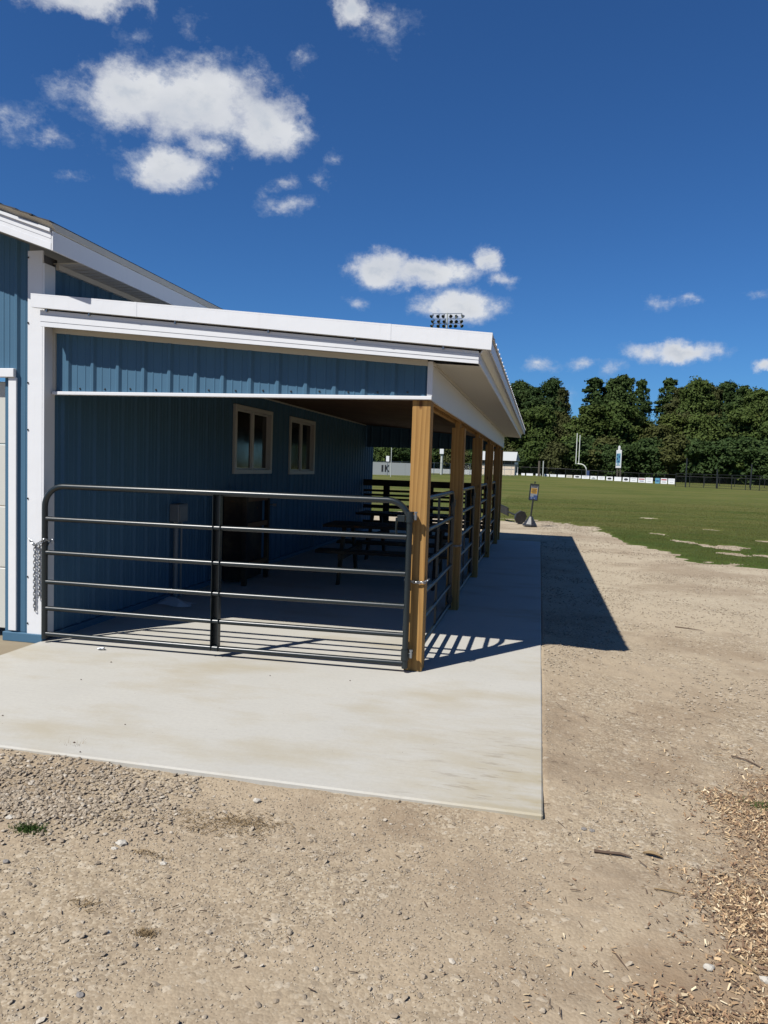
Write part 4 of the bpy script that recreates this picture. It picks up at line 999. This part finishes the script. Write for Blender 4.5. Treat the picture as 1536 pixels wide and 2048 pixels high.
# ------------------------------------------------------------ trees
def crown_mesh(name, seed, h, rad, base, nlobes, nleaf, leaf, matl, sparse=0.0, column=1.0):
    r = np.random.default_rng(seed)
    zc = base + (h - base) * (r.random(nlobes) ** .85); env = np.sin(np.clip((zc - base) / (h - base), .06, .97) * PI) ** .55
    an = r.random(nlobes) * 2 * PI; rr = rad * env * np.sqrt(r.random(nlobes)) * .85
    if h > 20: zc[:8] = h - .8 - 4.5 * r.random(8); rr[:8] = rad * (.15 + .55 * r.random(8))
    cx = rr * np.cos(an); cy = rr * np.sin(an); lr = rad * (.16 + .20 * r.random(nlobes))
    if h > 20: lr[:8] *= .55
    zc = np.minimum(zc, h - lr * .8); zc[0] = h - lr[0] * .8; cx[0] *= .3; cy[0] *= .3
    sz = lr ** 2; li = r.choice(nlobes, nleaf, p=sz / sz.sum()); n = r.normal(size=(nleaf, 3)); n /= np.linalg.norm(n, axis=1)[:, None]
    bumpy = .50 + .42 * np.abs(np.sin(n[:, 0] * 5 + li)) * np.abs(np.cos(n[:, 1] * 6 + li * 2)) + .55 * r.random(nleaf) ** 1.5
    P = np.stack([cx[li], cy[li], zc[li]], 1) + n * (lr[li] * bumpy)[:, None] * np.stack([1 + .5 * np.sin(li * 1.7), 1 - .3 * np.sin(li * 2.3), .62 + .25 * np.cos(li * 3.1)], 1)
    fill = r.random(nleaf) < .30       # foliage between the boughs, so that the crown is not a set of balls
    zf = base + (h * .96 - base) * r.random(nleaf); ef = np.sin(np.clip((zf - base) / (h - base), .08, .97) * PI) ** .6; af = r.random(nleaf) * 2 * PI
    wob = 1 + .25 * np.sin(af * 3 + seed) + .2 * np.sin(zf * 1.3 + af * 2); rf = rad * .80 * ef * wob * np.sqrt(.25 + .75 * r.random(nleaf))
    P = np.where(fill[:, None], np.stack([rf * np.cos(af), rf * np.sin(af), zf], 1), P); n = np.where(fill[:, None], np.stack([np.cos(af), np.sin(af), .2 + 0 * af], 1), n)
    # leaf clump: a bent pair of faces facing roughly outwards with random tilt
    nn = n + r.normal(size=(nleaf, 3)) * .55 + np.array([0, 0, .35]); nn /= np.linalg.norm(nn, axis=1)[:, None]
    t1 = np.cross(nn, r.normal(size=(nleaf, 3))); t1 /= np.linalg.norm(t1, axis=1)[:, None]; t2 = np.cross(nn, t1)
    s_ = leaf * (.55 + .9 * r.random(nleaf))[:, None]
    a = P + t1 * s_; b = P + t2 * s_ * .6 + nn * s_ * .2; c = P - t1 * s_ * .9; d = P - t2 * s_ * .6 + nn * s_ * .15
    V = np.stack([a, b, c, d], 1).reshape(-1, 3); F = np.arange(nleaf * 4).reshape(-1, 4)
    o = np_mesh(name, V, F, matl); return o, list(zip(cx, cy, zc))
def tree_proto(seed, h, rad, base, nl, nleaf, leaf, matl, label):
    t = thing('tree', label, 'tree', (0, 0, 0)); cr, lobes = crown_mesh('crown', seed, h, rad, base, nl, nleaf, leaf, matl); cr.parent = t
    m = MB(); tr = h * .016 + .08
    m.tube([(0, 0, -.3), (.1, 0, base), (0, .1, (base + h) / 2), (0, 0, h * .88)], [tr * 1.3, tr, tr * .6, .05], 7)
    for (x, y, z) in lobes[::2]:
        z0 = max(base * .8, z - math.hypot(x, y) * .8 - .8)
        if math.hypot(x, y) > .5: m.tube([(0, 0, z0), (x * .5, y * .5, (z0 + z) / 2 + .1), (x, y, z)], [tr * .4, tr * .25, .04], 4)
    m.build('trunk', M['bark'], t, smooth=True, local=True)
    return t
tallK = [tree_proto(s, 24, r, b, nl, int(n * 1.8), .31, M[mt], 'tall tree') for (s, r, b, nl, n, mt) in ((1, 5.0, 5, 70, 9500, 'leafA'), (2, 4.2, 6, 60, 8500, 'leafA'), (3, 5.8, 4, 80, 11000, 'leafB'), (4, 2.8, 8, 34, 4200, 'leafA'))]
midK = [tree_proto(s, 15, r, 1.5, nl, int(n * 1.6), .29, M[mt], 'mid tree') for (s, r, nl, n, mt) in ((11, 5.2, 60, 9000, 'leafB'), (12, 4.6, 52, 8500, 'leafC'), (13, 5.6, 64, 10000, 'leafA'))]
lowK = [tree_proto(s, 8, r, .3, nl, int(n * 1.3), .30, M[mt], 'low tree') for (s, r, nl, n, mt) in ((21, 4.4, 44, 7500, 'leafA'), (22, 3.8, 40, 6500, 'leafB'), (23, 4.2, 42, 7000, 'leafA'))]
used = set()
def landmark(px):
    for lim, tx in ((800, 'seen left of the thin pole'), (850, 'seen behind the front timber post'), (905, 'seen beside the light tower pole'), (960, 'seen between second and third timber posts'),
                    (1012, 'above the peach building'), (1060, 'just right of the porch roof'), (1095, 'behind the pair of utility poles'), (1135, 'between utility poles and goalpost'), (1160, 'right behind the goalpost uprights'),
                    (1195, 'behind the goalpost gooseneck'), (1222, 'between goalpost and scoreboard'), (1250, 'right behind the scoreboard'), (1280, 'just right of the scoreboard'), (1310, 'below the second skyline gap'),
                    (1340, 'behind the last white banners'), (1375, 'behind the tallest fence pole'), (1420, 'between the tallest and short fence poles'), (1460, 'behind the short fence pole'), (1500, 'left of the rightmost fence pole'), (1540, 'at the right edge of the picture')):
        if px < lim: return tx
    return 'beyond the right end of the fence'
def place_tree(proto, px, D, hpx, label, wid=1.0, group='trees in the wood beyond the field', ph=24.):
    t = copy_tree(proto) if proto in used else proto
    used.add(proto); x, y = at(px, D); z0 = gz(x, y)
    H = hgt(px, hpx, D) - z0 if hpx else ph
    t.location = (x, y, z0); s_ = H / ph; t.scale = (s_ * wid, s_ * wid, s_); t.rotation_euler = (0, 0, rnd.uniform(0, 6.28))
    t['label'] = label; t['group'] = group
TALL = [(1035, 762, 0, .95, 'tall dark tree rising just right of the porch roof'), (1066, 775, 1, 1.0, 'tall dark tree second from the porch roof'), (1098, 757, 0, .80, 'broad tall tree with round top left of the goalpost'), (1118, 775, 1, .65, 'tall leaning tree on the left side of the skyline gap'),
        (1183, 757, 3, 1.25, 'narrow tall tree right of the first skyline gap'), (1218, 757, 1, .85, 'dark tall tree between goalpost and scoreboard'), (1240, 750, 1, .80, 'tallest dark tree right above the scoreboard'), (1275, 760, 3, .8, 'thin sparse tree left of the second skyline gap'),
        (1328, 758, 3, 1.0, 'slim open tree right of the second skyline gap'), (1353, 776, 1, .9, 'tall tree between the slim open one and the round one'), (1385, 756, 2, .85, 'large round-topped tree right of the banner row'), (1412, 770, 0, .8, 'tall tree beside the large round-topped one'),
        (1447, 764, 0, .85, 'tall open-topped tree above the right-hand fence'), (1478, 772, 1, .9, 'tall tree right of the open-topped one'), (1505, 776, 2, .85, 'broad tall tree near the right edge of the picture'), (1540, 780, 0, .95, 'tall tree cut by the right edge of the picture'), (1580, 775, 2, 1, 'tall tree beyond the right edge of the field'), (1625, 770, 0, 1, 'last tall tree at the far right of the wood'),
        (1006, 775, 0, 1, 'tall tree mostly hidden by the porch roof corner')]
for (px, hp, k, wd, lab) in TALL: place_tree(tallK[k], px, 214 + rnd.uniform(-4, 6), hp, lab, wd)
i = 0
for px in np.arange(745, 1600, 27):
    D = 200 + rnd.uniform(-4, 4); hp = 822 + rnd.uniform(-20, 14) + (26 if 1130 < px < 1168 or 1280 < px < 1318 else 0)
    kd = i % 3; nm = ('mid-height green tree', 'yellow-green leafy tree', 'dark mid-height tree')[kd]
    place_tree(midK[kd], px + rnd.uniform(-6, 6), D, hp, nm + ' ' + landmark(px), rnd.uniform(.95, 1.2), 'middle rank of the wood: ' + nm + 's ' + landmark(px), 15.); i += 1
i = 0
for px in np.arange(750, 1600, 24):
    D = 187 + rnd.uniform(-3, 3); kd = i % 3; nm = ('low dark bushy tree', 'low mid-green bushy tree', 'low dense shrubby tree')[kd]
    place_tree(lowK[kd], px + rnd.uniform(-5, 5), D, 886 + rnd.uniform(-14, 12), nm + ' at the wood edge ' + landmark(px), rnd.uniform(1.0, 1.25), 'front rank of the wood: ' + nm + 's ' + landmark(px), 8.); i += 1

# ------------------------------------------------------------ loose ground cover
R = np.random.default_rng(5)
ICO_V = None
def ico():
    p = (1 + 5 ** .5) / 2
    V = np.array([(-1, p, 0), (1, p, 0), (-1, -p, 0), (1, -p, 0), (0, -1, p), (0, 1, p), (0, -1, -p), (0, 1, -p), (p, 0, -1), (p, 0, 1), (-p, 0, -1), (-p, 0, 1)], float); V /= np.linalg.norm(V[0])
    F = np.array([(0, 11, 5), (0, 5, 1), (0, 1, 7), (0, 7, 10), (0, 10, 11), (1, 5, 9), (5, 11, 4), (11, 10, 2), (10, 7, 6), (7, 1, 8), (3, 9, 4), (3, 4, 2), (3, 2, 6), (3, 6, 8), (3, 8, 9), (4, 9, 5), (2, 4, 11), (6, 2, 10), (8, 6, 7), (9, 8, 1)])
    return V, F
OCT_V = np.array([(1, 0, 0), (-1, 0, 0), (0, 1, 0), (0, -1, 0), (0, 0, 1), (0, 0, -1)], float)
OCT_F = np.array([(0, 2, 4), (2, 1, 4), (1, 3, 4), (3, 0, 4), (2, 0, 5), (1, 2, 5), (3, 1, 5), (0, 3, 5)])
def scatter(name, X, Y, size, base, matl, flat=.6, asp=.35, sink=.25):
    V0, F0 = base; n = len(X); k = len(V0)
    V = V0[None] * (1 + R.normal(size=(n, k, 1)) * .14)
    ax = np.stack([1 + asp * R.random(n), 1 - asp * .5 * R.random(n), flat * (.7 + .5 * R.random(n))], 1)
    V = V * ax[:, None, :]
    a = R.random(n) * 2 * PI; ti = R.normal(size=n) * .3
    c, s_ = np.cos(a), np.sin(a); x = V[..., 0] * c[:, None] - V[..., 1] * s_[:, None]; y = V[..., 0] * s_[:, None] + V[..., 1] * c[:, None]; z = V[..., 2] + x * ti[:, None]
    z0 = dirt_z(X, Y)
    V = np.stack([x * size[:, None] + X[:, None], y * size[:, None] + Y[:, None], z * size[:, None] + z0[:, None] + (flat * size * (1 - sink))[:, None]], 2).reshape(-1, 3)
    F = (F0[None] + (np.arange(n) * k)[:, None, None]).reshape(-1, 3)
    o = np_mesh(name, V, F, matl); o['kind'] = 'stuff'; return o
def off_slab(X, Y): return ~((X < SX1 + .012) & (X > SX0 - .05) & (Y > SY0 - .012)) & ~((X < SX0 + .1) & (Y > -.7))
def sample(n, x0, x1, y0, y1, dens):
    X = R.uniform(x0, x1, n); Y = R.uniform(y0, y1, n); k = (R.random(n) < dens(X, Y)) & off_slab(X, Y); return X[k], Y[k]
def clump(x, y): return sstep(.50, .68, fbm(x, y, 1.6, 4, 61)) * .9 + .10
def gdens(x, y):
    d = clump(x, y)
    d = d + 1.6 * np.exp(-((x + 1.35) / .45) ** 2 - ((y + 2.45) / .24) ** 2) * (.5 + fbm(x, y, 4, 3, 64))            # gravelly heap at the left foreground
    d = d + .5 * np.exp(-((x - .2) / 1.2) ** 2 - ((y + 2.2) / .07) ** 2)              # along the slab edge
    d = d + .5 * sstep(14, 17, y)
    return np.clip(d * (grass_mask(x, y) < .05), 0, 1)
X, Y = sample(14000, -2.1, -.7, -3.1, -2.12, lambda x, y: np.clip(1.2 * np.exp(-((x + 1.35) / .42) ** 2 - ((y + 2.45) / .22) ** 2) * (.3 + 1.4 * sstep(.4, .6, fbm(x, y, 5, 3, 64))), 0, 1)); scatter('gravel', X, Y, .004 + .008 * R.random(len(X)) ** 1.6, ico(), M['stone'], sink=.15)
X, Y = sample(95000, -2.6, 3.2, -4.4, -.4, lambda x, y: gdens(x, y)); scatter('gravel', X, Y, R.uniform(.0018, .0048, len(X)), (OCT_V, OCT_F), M['stone'])
X, Y = sample(15000, -2.6, 3.0, -4.3, 0, lambda x, y: gdens(x, y) * .8); scatter('gravel', X, Y, .0030 + .0085 * R.random(len(X)) ** 3.6, ico(), M['stone'], sink=.35)
X, Y = sample(36000, .9, 7, -.6, 9, lambda x, y: gdens(x, y) * .8); scatter('gravel', X, Y, R.uniform(.005, .012, len(X)), (OCT_V, OCT_F), M['stone'])
X, Y = sample(26000, -2, 6, 9, 20, lambda x, y: gdens(x, y)); scatter('gravel', X, Y, R.uniform(.008, .018, len(X)), (OCT_V, OCT_F), M['stone'])
# wood chips in the lower right corner
def cdens(x, y):
    e = .20 + (x - 1.42) * .85 - (y + 2.9) * .30 + .55 * (fbm(x, y, 2.4, 4, 71) - .5)
    e2 = sstep(-.06, .42, e) * (1 - sstep(-1.75, -1.0, y)) + .03 * sstep(-.5, .1, e)
    return np.clip(e2, 0, 1) * (.35 + .9 * sstep(.42, .6, fbm(x, y, 5, 3, 73)))
n = 300000; X = R.uniform(.4, 3.6, n); Y = R.uniform(-4.2, -.8, n); k = (R.random(n) < cdens(X, Y) * .95) & off_slab(X, Y); X, Y = X[k], Y[k]
BV = np.array([(-1, -1, -1), (1, -1, -1), (1, 1, -1), (-1, 1, -1), (-1, -1, 1), (1, -1, 1), (1, 1, 1), (-1, 1, 1)], float)
BF = np.array([(0, 2, 1), (0, 3, 2), (4, 5, 6), (4, 6, 7), (0, 1, 5), (0, 5, 4), (1, 2, 6), (1, 6, 5), (2, 3, 7), (2, 7, 6), (3, 0, 4), (3, 4, 7)])
def chips(name, X, Y, ln, wd, th, matl, lift=.004, tilt=.35, stuff=True):
    n = len(X); V = BV[None] * np.stack([ln, wd, th], 1)[:, None, :] * (1 + R.normal(size=(n, 8, 1)) * .10)
    V[:, :, 1] *= np.where(BV[None, :, 0] > 0, (.35 + .6 * R.random(n))[:, None], 1.0)
    a = R.random(n) * 2 * PI; t1 = R.normal(size=n) * tilt; t2 = R.normal(size=n) * tilt
    z = V[..., 2] + V[..., 0] * t1[:, None] + V[..., 1] * t2[:, None]
    c, s_ = np.cos(a)[:, None], np.sin(a)[:, None]; x = V[..., 0] * c - V[..., 1] * s_; y = V[..., 0] * s_ + V[..., 1] * c
    z0 = dirt_z(X, Y) + lift + ln * np.abs(t1) * .5 + R.random(n) * .006
    V = np.stack([x + X[:, None], y + Y[:, None], z + z0[:, None]], 2).reshape(-1, 3); F = (BF[None] + (np.arange(n) * 8)[:, None, None]).reshape(-1, 3)
    o = np_mesh(name, V, F, matl)
    if stuff: o['kind'] = 'stuff'
    return o
q = R.random(len(X)) ** 1.9
chips('wood_chips', X, Y, .0020 + .0088 * q, .0009 + .0034 * q * R.random(len(X)) ** .7, .0004 + .0008 * R.random(len(X)), M['chip'], tilt=.38)
n = 9000; X = R.uniform(.9, 3.4, n); Y = R.uniform(-4.2, .2, n); k = (R.random(n) < (cdens(X, Y) * .45 + .035)) & off_slab(X, Y); X, Y = X[k], Y[k]
chips('twig_litter', X, Y, R.uniform(.005, .026, len(X)), R.uniform(.0005, .0013, len(X)), R.uniform(.0006, .0013, len(X)), M['twig'], tilt=.12)
n = 1500; X = R.uniform(-2.4, 4.2, n); Y = R.uniform(-4.2, 4, n); k = off_slab(X, Y); X, Y = X[k], Y[k]
chips('debris', X, Y, .002 + .014 * R.random(len(X)) ** 2, R.uniform(.0008, .002, len(X)), R.uniform(.0006, .0015, len(X)), M['twig'], tilt=.15)
# brown straw smears in the dirt
X = np.concatenate([R.normal(-.52, .12, 260), R.normal(-.36, .08, 200), R.normal(-.66, .05, 50), R.normal(-.70, .04, 50), R.normal(-.95, .03, 30)])
Y = np.concatenate([-2.52 + R.normal(0, .05, 260), -2.46 + R.normal(0, .03, 200), -2.82 + R.normal(0, .015, 50), -3.18 + R.normal(0, .02, 50), -2.60 + R.normal(0, .02, 30)])
chips('straw_litter', X, Y, R.uniform(.004, .014, len(X)), R.uniform(.0006, .0014, len(X)), R.uniform(.0005, .001, len(X)), M['straw'], tilt=.15)
# sticks one can pick out
def stick(px_pts, r, label, matl='twig'):
    P = []
    for (x, y) in px_pts: P.append((x, y, gz(x, y) + r + .002 + .004 * rnd.random()))
    m = MB(); m.tube(P, [r] + [r * .8] * (len(P) - 2) + [r * .4], 6); tag(m.build('stick', M[matl], smooth=True), label, 'stick')
def gpx(px, py):
    d = ray_dir(px, py); k = (GZ - 1.55) / d[2]; return (CAM_P[0] + d[0] * k, CAM_P[1] + d[1] * k)
stick([gpx(1462, 1515), gpx(1490, 1522), gpx(1508, 1530), gpx(1530, 1543)], .0045, 'thin forked twig near the right edge of the gravel')
stick([gpx(1188, 1708), gpx(1210, 1711), gpx(1240, 1714), gpx(1262, 1720)], .007, 'dark knobbly stick on the dirt right of the slab corner')
stick([gpx(1308, 1782), gpx(1340, 1787), gpx(1366, 1794)], .0032, 'straight pale stalk at the edge of the wood chips', 'straw')
stick([gpx(1460, 1920), gpx(1490, 1938), gpx(1515, 1955)], .005, 'pale yellow stalk lying among the wood chips', 'straw')
stick([gpx(1350, 1256), gpx(1375, 1259), gpx(1405, 1264)], .006, 'short dark twig on the open gravel beyond the shadow')
stick([gpx(1225, 1905), gpx(1240, 1925), gpx(1255, 1945)], .003, 'thin dark twig left of the wood chips')
def leaflet(px, py, L, label):
    x, y = gpx(px, py); z = gz(x, y); m = MB(); n = 9
    for i in range(n):
        u = i / (n - 1); w_ = L * .16 * math.sin(PI * u) ** .8; lx_ = (u - .5) * L
        m.v += [(x + lx_, y - w_ - lx_ * .25, z + .012 + .010 * math.sin(PI * u)), (x + lx_, y - lx_ * .25, z + .006 + .006 * math.sin(PI * u)), (x + lx_, y + w_ - lx_ * .25, z + .014 + .008 * math.sin(PI * u))]
    for i in range(n - 1):
        for j in (0, 1): m.f.append((3 * i + j, 3 * i + 3 + j, 3 * i + 4 + j, 3 * i + 1 + j)); m.mi.append(0)
    tag(m.build('dry_leaf', M['straw'], smooth=True), label, 'leaf')
leaflet(1305, 1717, .075, 'curled tan dry leaf on the dirt above the wood chips')
# single rocks
def rock(px, py, r, label, matl='stone', fl=.6):
    x, y = gpx(px, py); V, F = ico(); rr = np.random.default_rng(int(px))
    # one subdivision for a rounder, faceted stone
    vs = [tuple(v) for v in V]; fs = []
    for (a, b, c) in F:
        ms = []
        for (p, q_) in ((a, b), (b, c), (c, a)): mid = (V[p] + V[q_]) / 2; mid /= np.linalg.norm(mid); ms.append(len(vs)); vs.append(tuple(mid))
        fs += [(a, ms[0], ms[2]), (ms[0], b, ms[1]), (ms[2], ms[1], c), tuple(ms)]
    vs = np.array(vs); k = 1 + .22 * (np.array([math.sin(v[0] * 5 + px) * math.cos(v[1] * 4 + py) + .5 * math.sin(v[2] * 7) for v in vs])); vs = vs * k[:, None] * np.array([1.15, .9, fl]) * r
    m = MB(); z = gz(x, y); m.add([(v[0] + x, v[1] + y, v[2] + z + r * fl * .6) for v in vs], fs); import bmesh
    o = m.build('rock', M[matl]); tag(o, label, 'rock')
rock(242, 1690, .020, 'knobbly white rock left of centre in the foreground dirt', 'rockpale'); rock(229, 1700, .012, 'smaller pale stone touching the knobbly white rock', 'rockpale')
rock(327, 1728, .012, 'round pale stone right of the knobbly white rock', 'rockpale'); rock(513, 1607, .016, 'pale rock lying just in front of the slab edge', 'rockpale')
rock(160, 1993, .012, 'rounded grey stone near the bottom left of the picture', 'rockgrey'); rock(12, 1727, .012, 'grey stone at the left edge of the dirt', 'rockgrey')
rock(1184, 1748 - 80, .011, 'small dark grey stone right of the slab corner', 'rockgrey'); rock(1168, 1665, .011, 'second dark grey stone right of the slab corner', 'rockgrey')
rock(1417, 1940, .016, 'pale squarish stone among the wood chips', 'rockpale'); rock(1532, 1965, .016, 'bright white stone at the right edge of the wood chips', 'rockpale')
rock(20, 1640, .016, 'larger pale stone by the gravel heap at the left edge', 'rockpale'); rock(215, 1866, .010, 'small flat stone left of the dried grass tuft', 'rockpale')
# grass blades: field edge near the gravel, and weeds
def blades(name, X, Y, Z, h, w_, matl, lean=.5, kind='stuff'):
    n = len(X); a = R.random(n) * 2 * PI; le = R.random(n) * lean * h; b = R.random(n) * 2 * PI
    dx = np.cos(a) * w_; dy = np.sin(a) * w_
    p0 = np.stack([X - dx, Y - dy, Z], 1); p1 = np.stack([X + dx, Y + dy, Z], 1); p2 = np.stack([X + np.cos(b) * le, Y + np.sin(b) * le, Z + h], 1)
    V = np.stack([p0, p1, p2], 1).reshape(-1, 3); o = np_mesh(name, V, np.arange(n * 3).reshape(-1, 3), matl)
    if kind: o['kind'] = kind
    return o
def gr(n, x0, x1, y0, y1, h0, h1, w_, fd):
    X = R.uniform(x0, x1, n); Y = R.uniform(y0, y1, n); mk = grass_mask(X, Y); k = R.random(n) < (sstep(-.30, .30, mk) ** 1.5) * fd(Y); X, Y, mk = X[k], Y[k], mk[k]
    Z = dirt_z(X, Y, False) + np.clip(mk * .12, -.02, .028) - .004; h = R.uniform(h0, h1, len(X)) * (.5 + .5 * sstep(0, .3, mk))
    blades('grass_blades', X, Y, Z, h, w_, M['blade'])
gr(190000, -.6, 9, 7, 24, .010, .040, .003, lambda y: 1 - sstep(13, 24, y)); gr(170000, -1, 17, 13, 48, .012, .042, .005, lambda y: sstep(13, 22, y) * (1 - sstep(28, 48, y)))
x, y = gpx(62, 1663); n = 420; X = x + R.normal(0, .035, n); Y = y + R.normal(0, .018, n); Z = dirt_z(X, Y)
o = blades('weed_tuft', X, Y, Z, R.uniform(.006, .026, n), .0026, M['weed'], lean=1.2, kind=None); tag(o, 'small green weed tuft in the gravel at the lower left', 'weed')
x, y = gpx(1536, 1617); n = 300; X = x + R.normal(0, .05, n); Y = y + R.normal(0, .03, n)
o = blades('weed_tuft', X, Y, dirt_z(X, Y), R.uniform(.006, .03, n), .0026, M['weed'], lean=1.2, kind=None); tag(o, 'small green weed at the right edge above the wood chips', 'weed')
x, y = gpx(290, 1870); n = 260; X = x + R.normal(0, .022, n); Y = y + R.normal(0, .012, n)
o = blades('dry_tuft', X, Y, dirt_z(X, Y), R.uniform(.005, .018, n), .0016, M['straw'], lean=1.5, kind=None); tag(o, 'dried brown grass tuft in the foreground dirt', 'dry grass')
x, y = gpx(148, 1505); n = 26; X = x + R.normal(0, .03, n); Y = y + R.normal(0, .006, n)
o = blades('dry_tuft', X, Y, dirt_z(X, Y), R.uniform(.02, .07, n), .0014, M['straw'], lean=1.0, kind=None); tag(o, 'thin dry stalks curling up against the slab edge', 'dry grass')

# dead leaf bits and crumbs lying on the slab
for k, (px, py, L) in enumerate(((222, 1325, .020), (162, 1360, .012), (148, 1486, .018), (5, 1432, .014), (540, 1352, .010), (160, 1505, .012), (700, 1362, .012), (250, 1450, .010))):
    d = ray_dir(px, py); q = -1.55 / d[2]; x, y = CAM_P[0] + d[0] * q, CAM_P[1] + d[1] * q; m = MB()
    m.add([(x - L / 2, y, .002), (x, y - L * .3, .006), (x + L / 2, y + L * .1, .002), (x, y + L * .3, .007), (x, y, .0015)], [(0, 1, 2, 3), (0, 4, 1), (1, 4, 2), (2, 4, 3), (3, 4, 0)])
    lb = ('dark leaf bit on the slab below the left end of the gate', 'small dark crumb on the slab left of the leaf bit', 'dark leaf bit near the front left edge of the slab', 'dark bit on the slab at the left picture edge', 'tiny crumb in the middle of the slab', 'dark crumb next to the stalks at the slab edge', 'tiny crumb on the slab below the right half of the gate', 'tiny crumb in the left half of the slab')[k]
    tag(m.build('leaf_bit', M['twig']), lb, 'leaf bit')
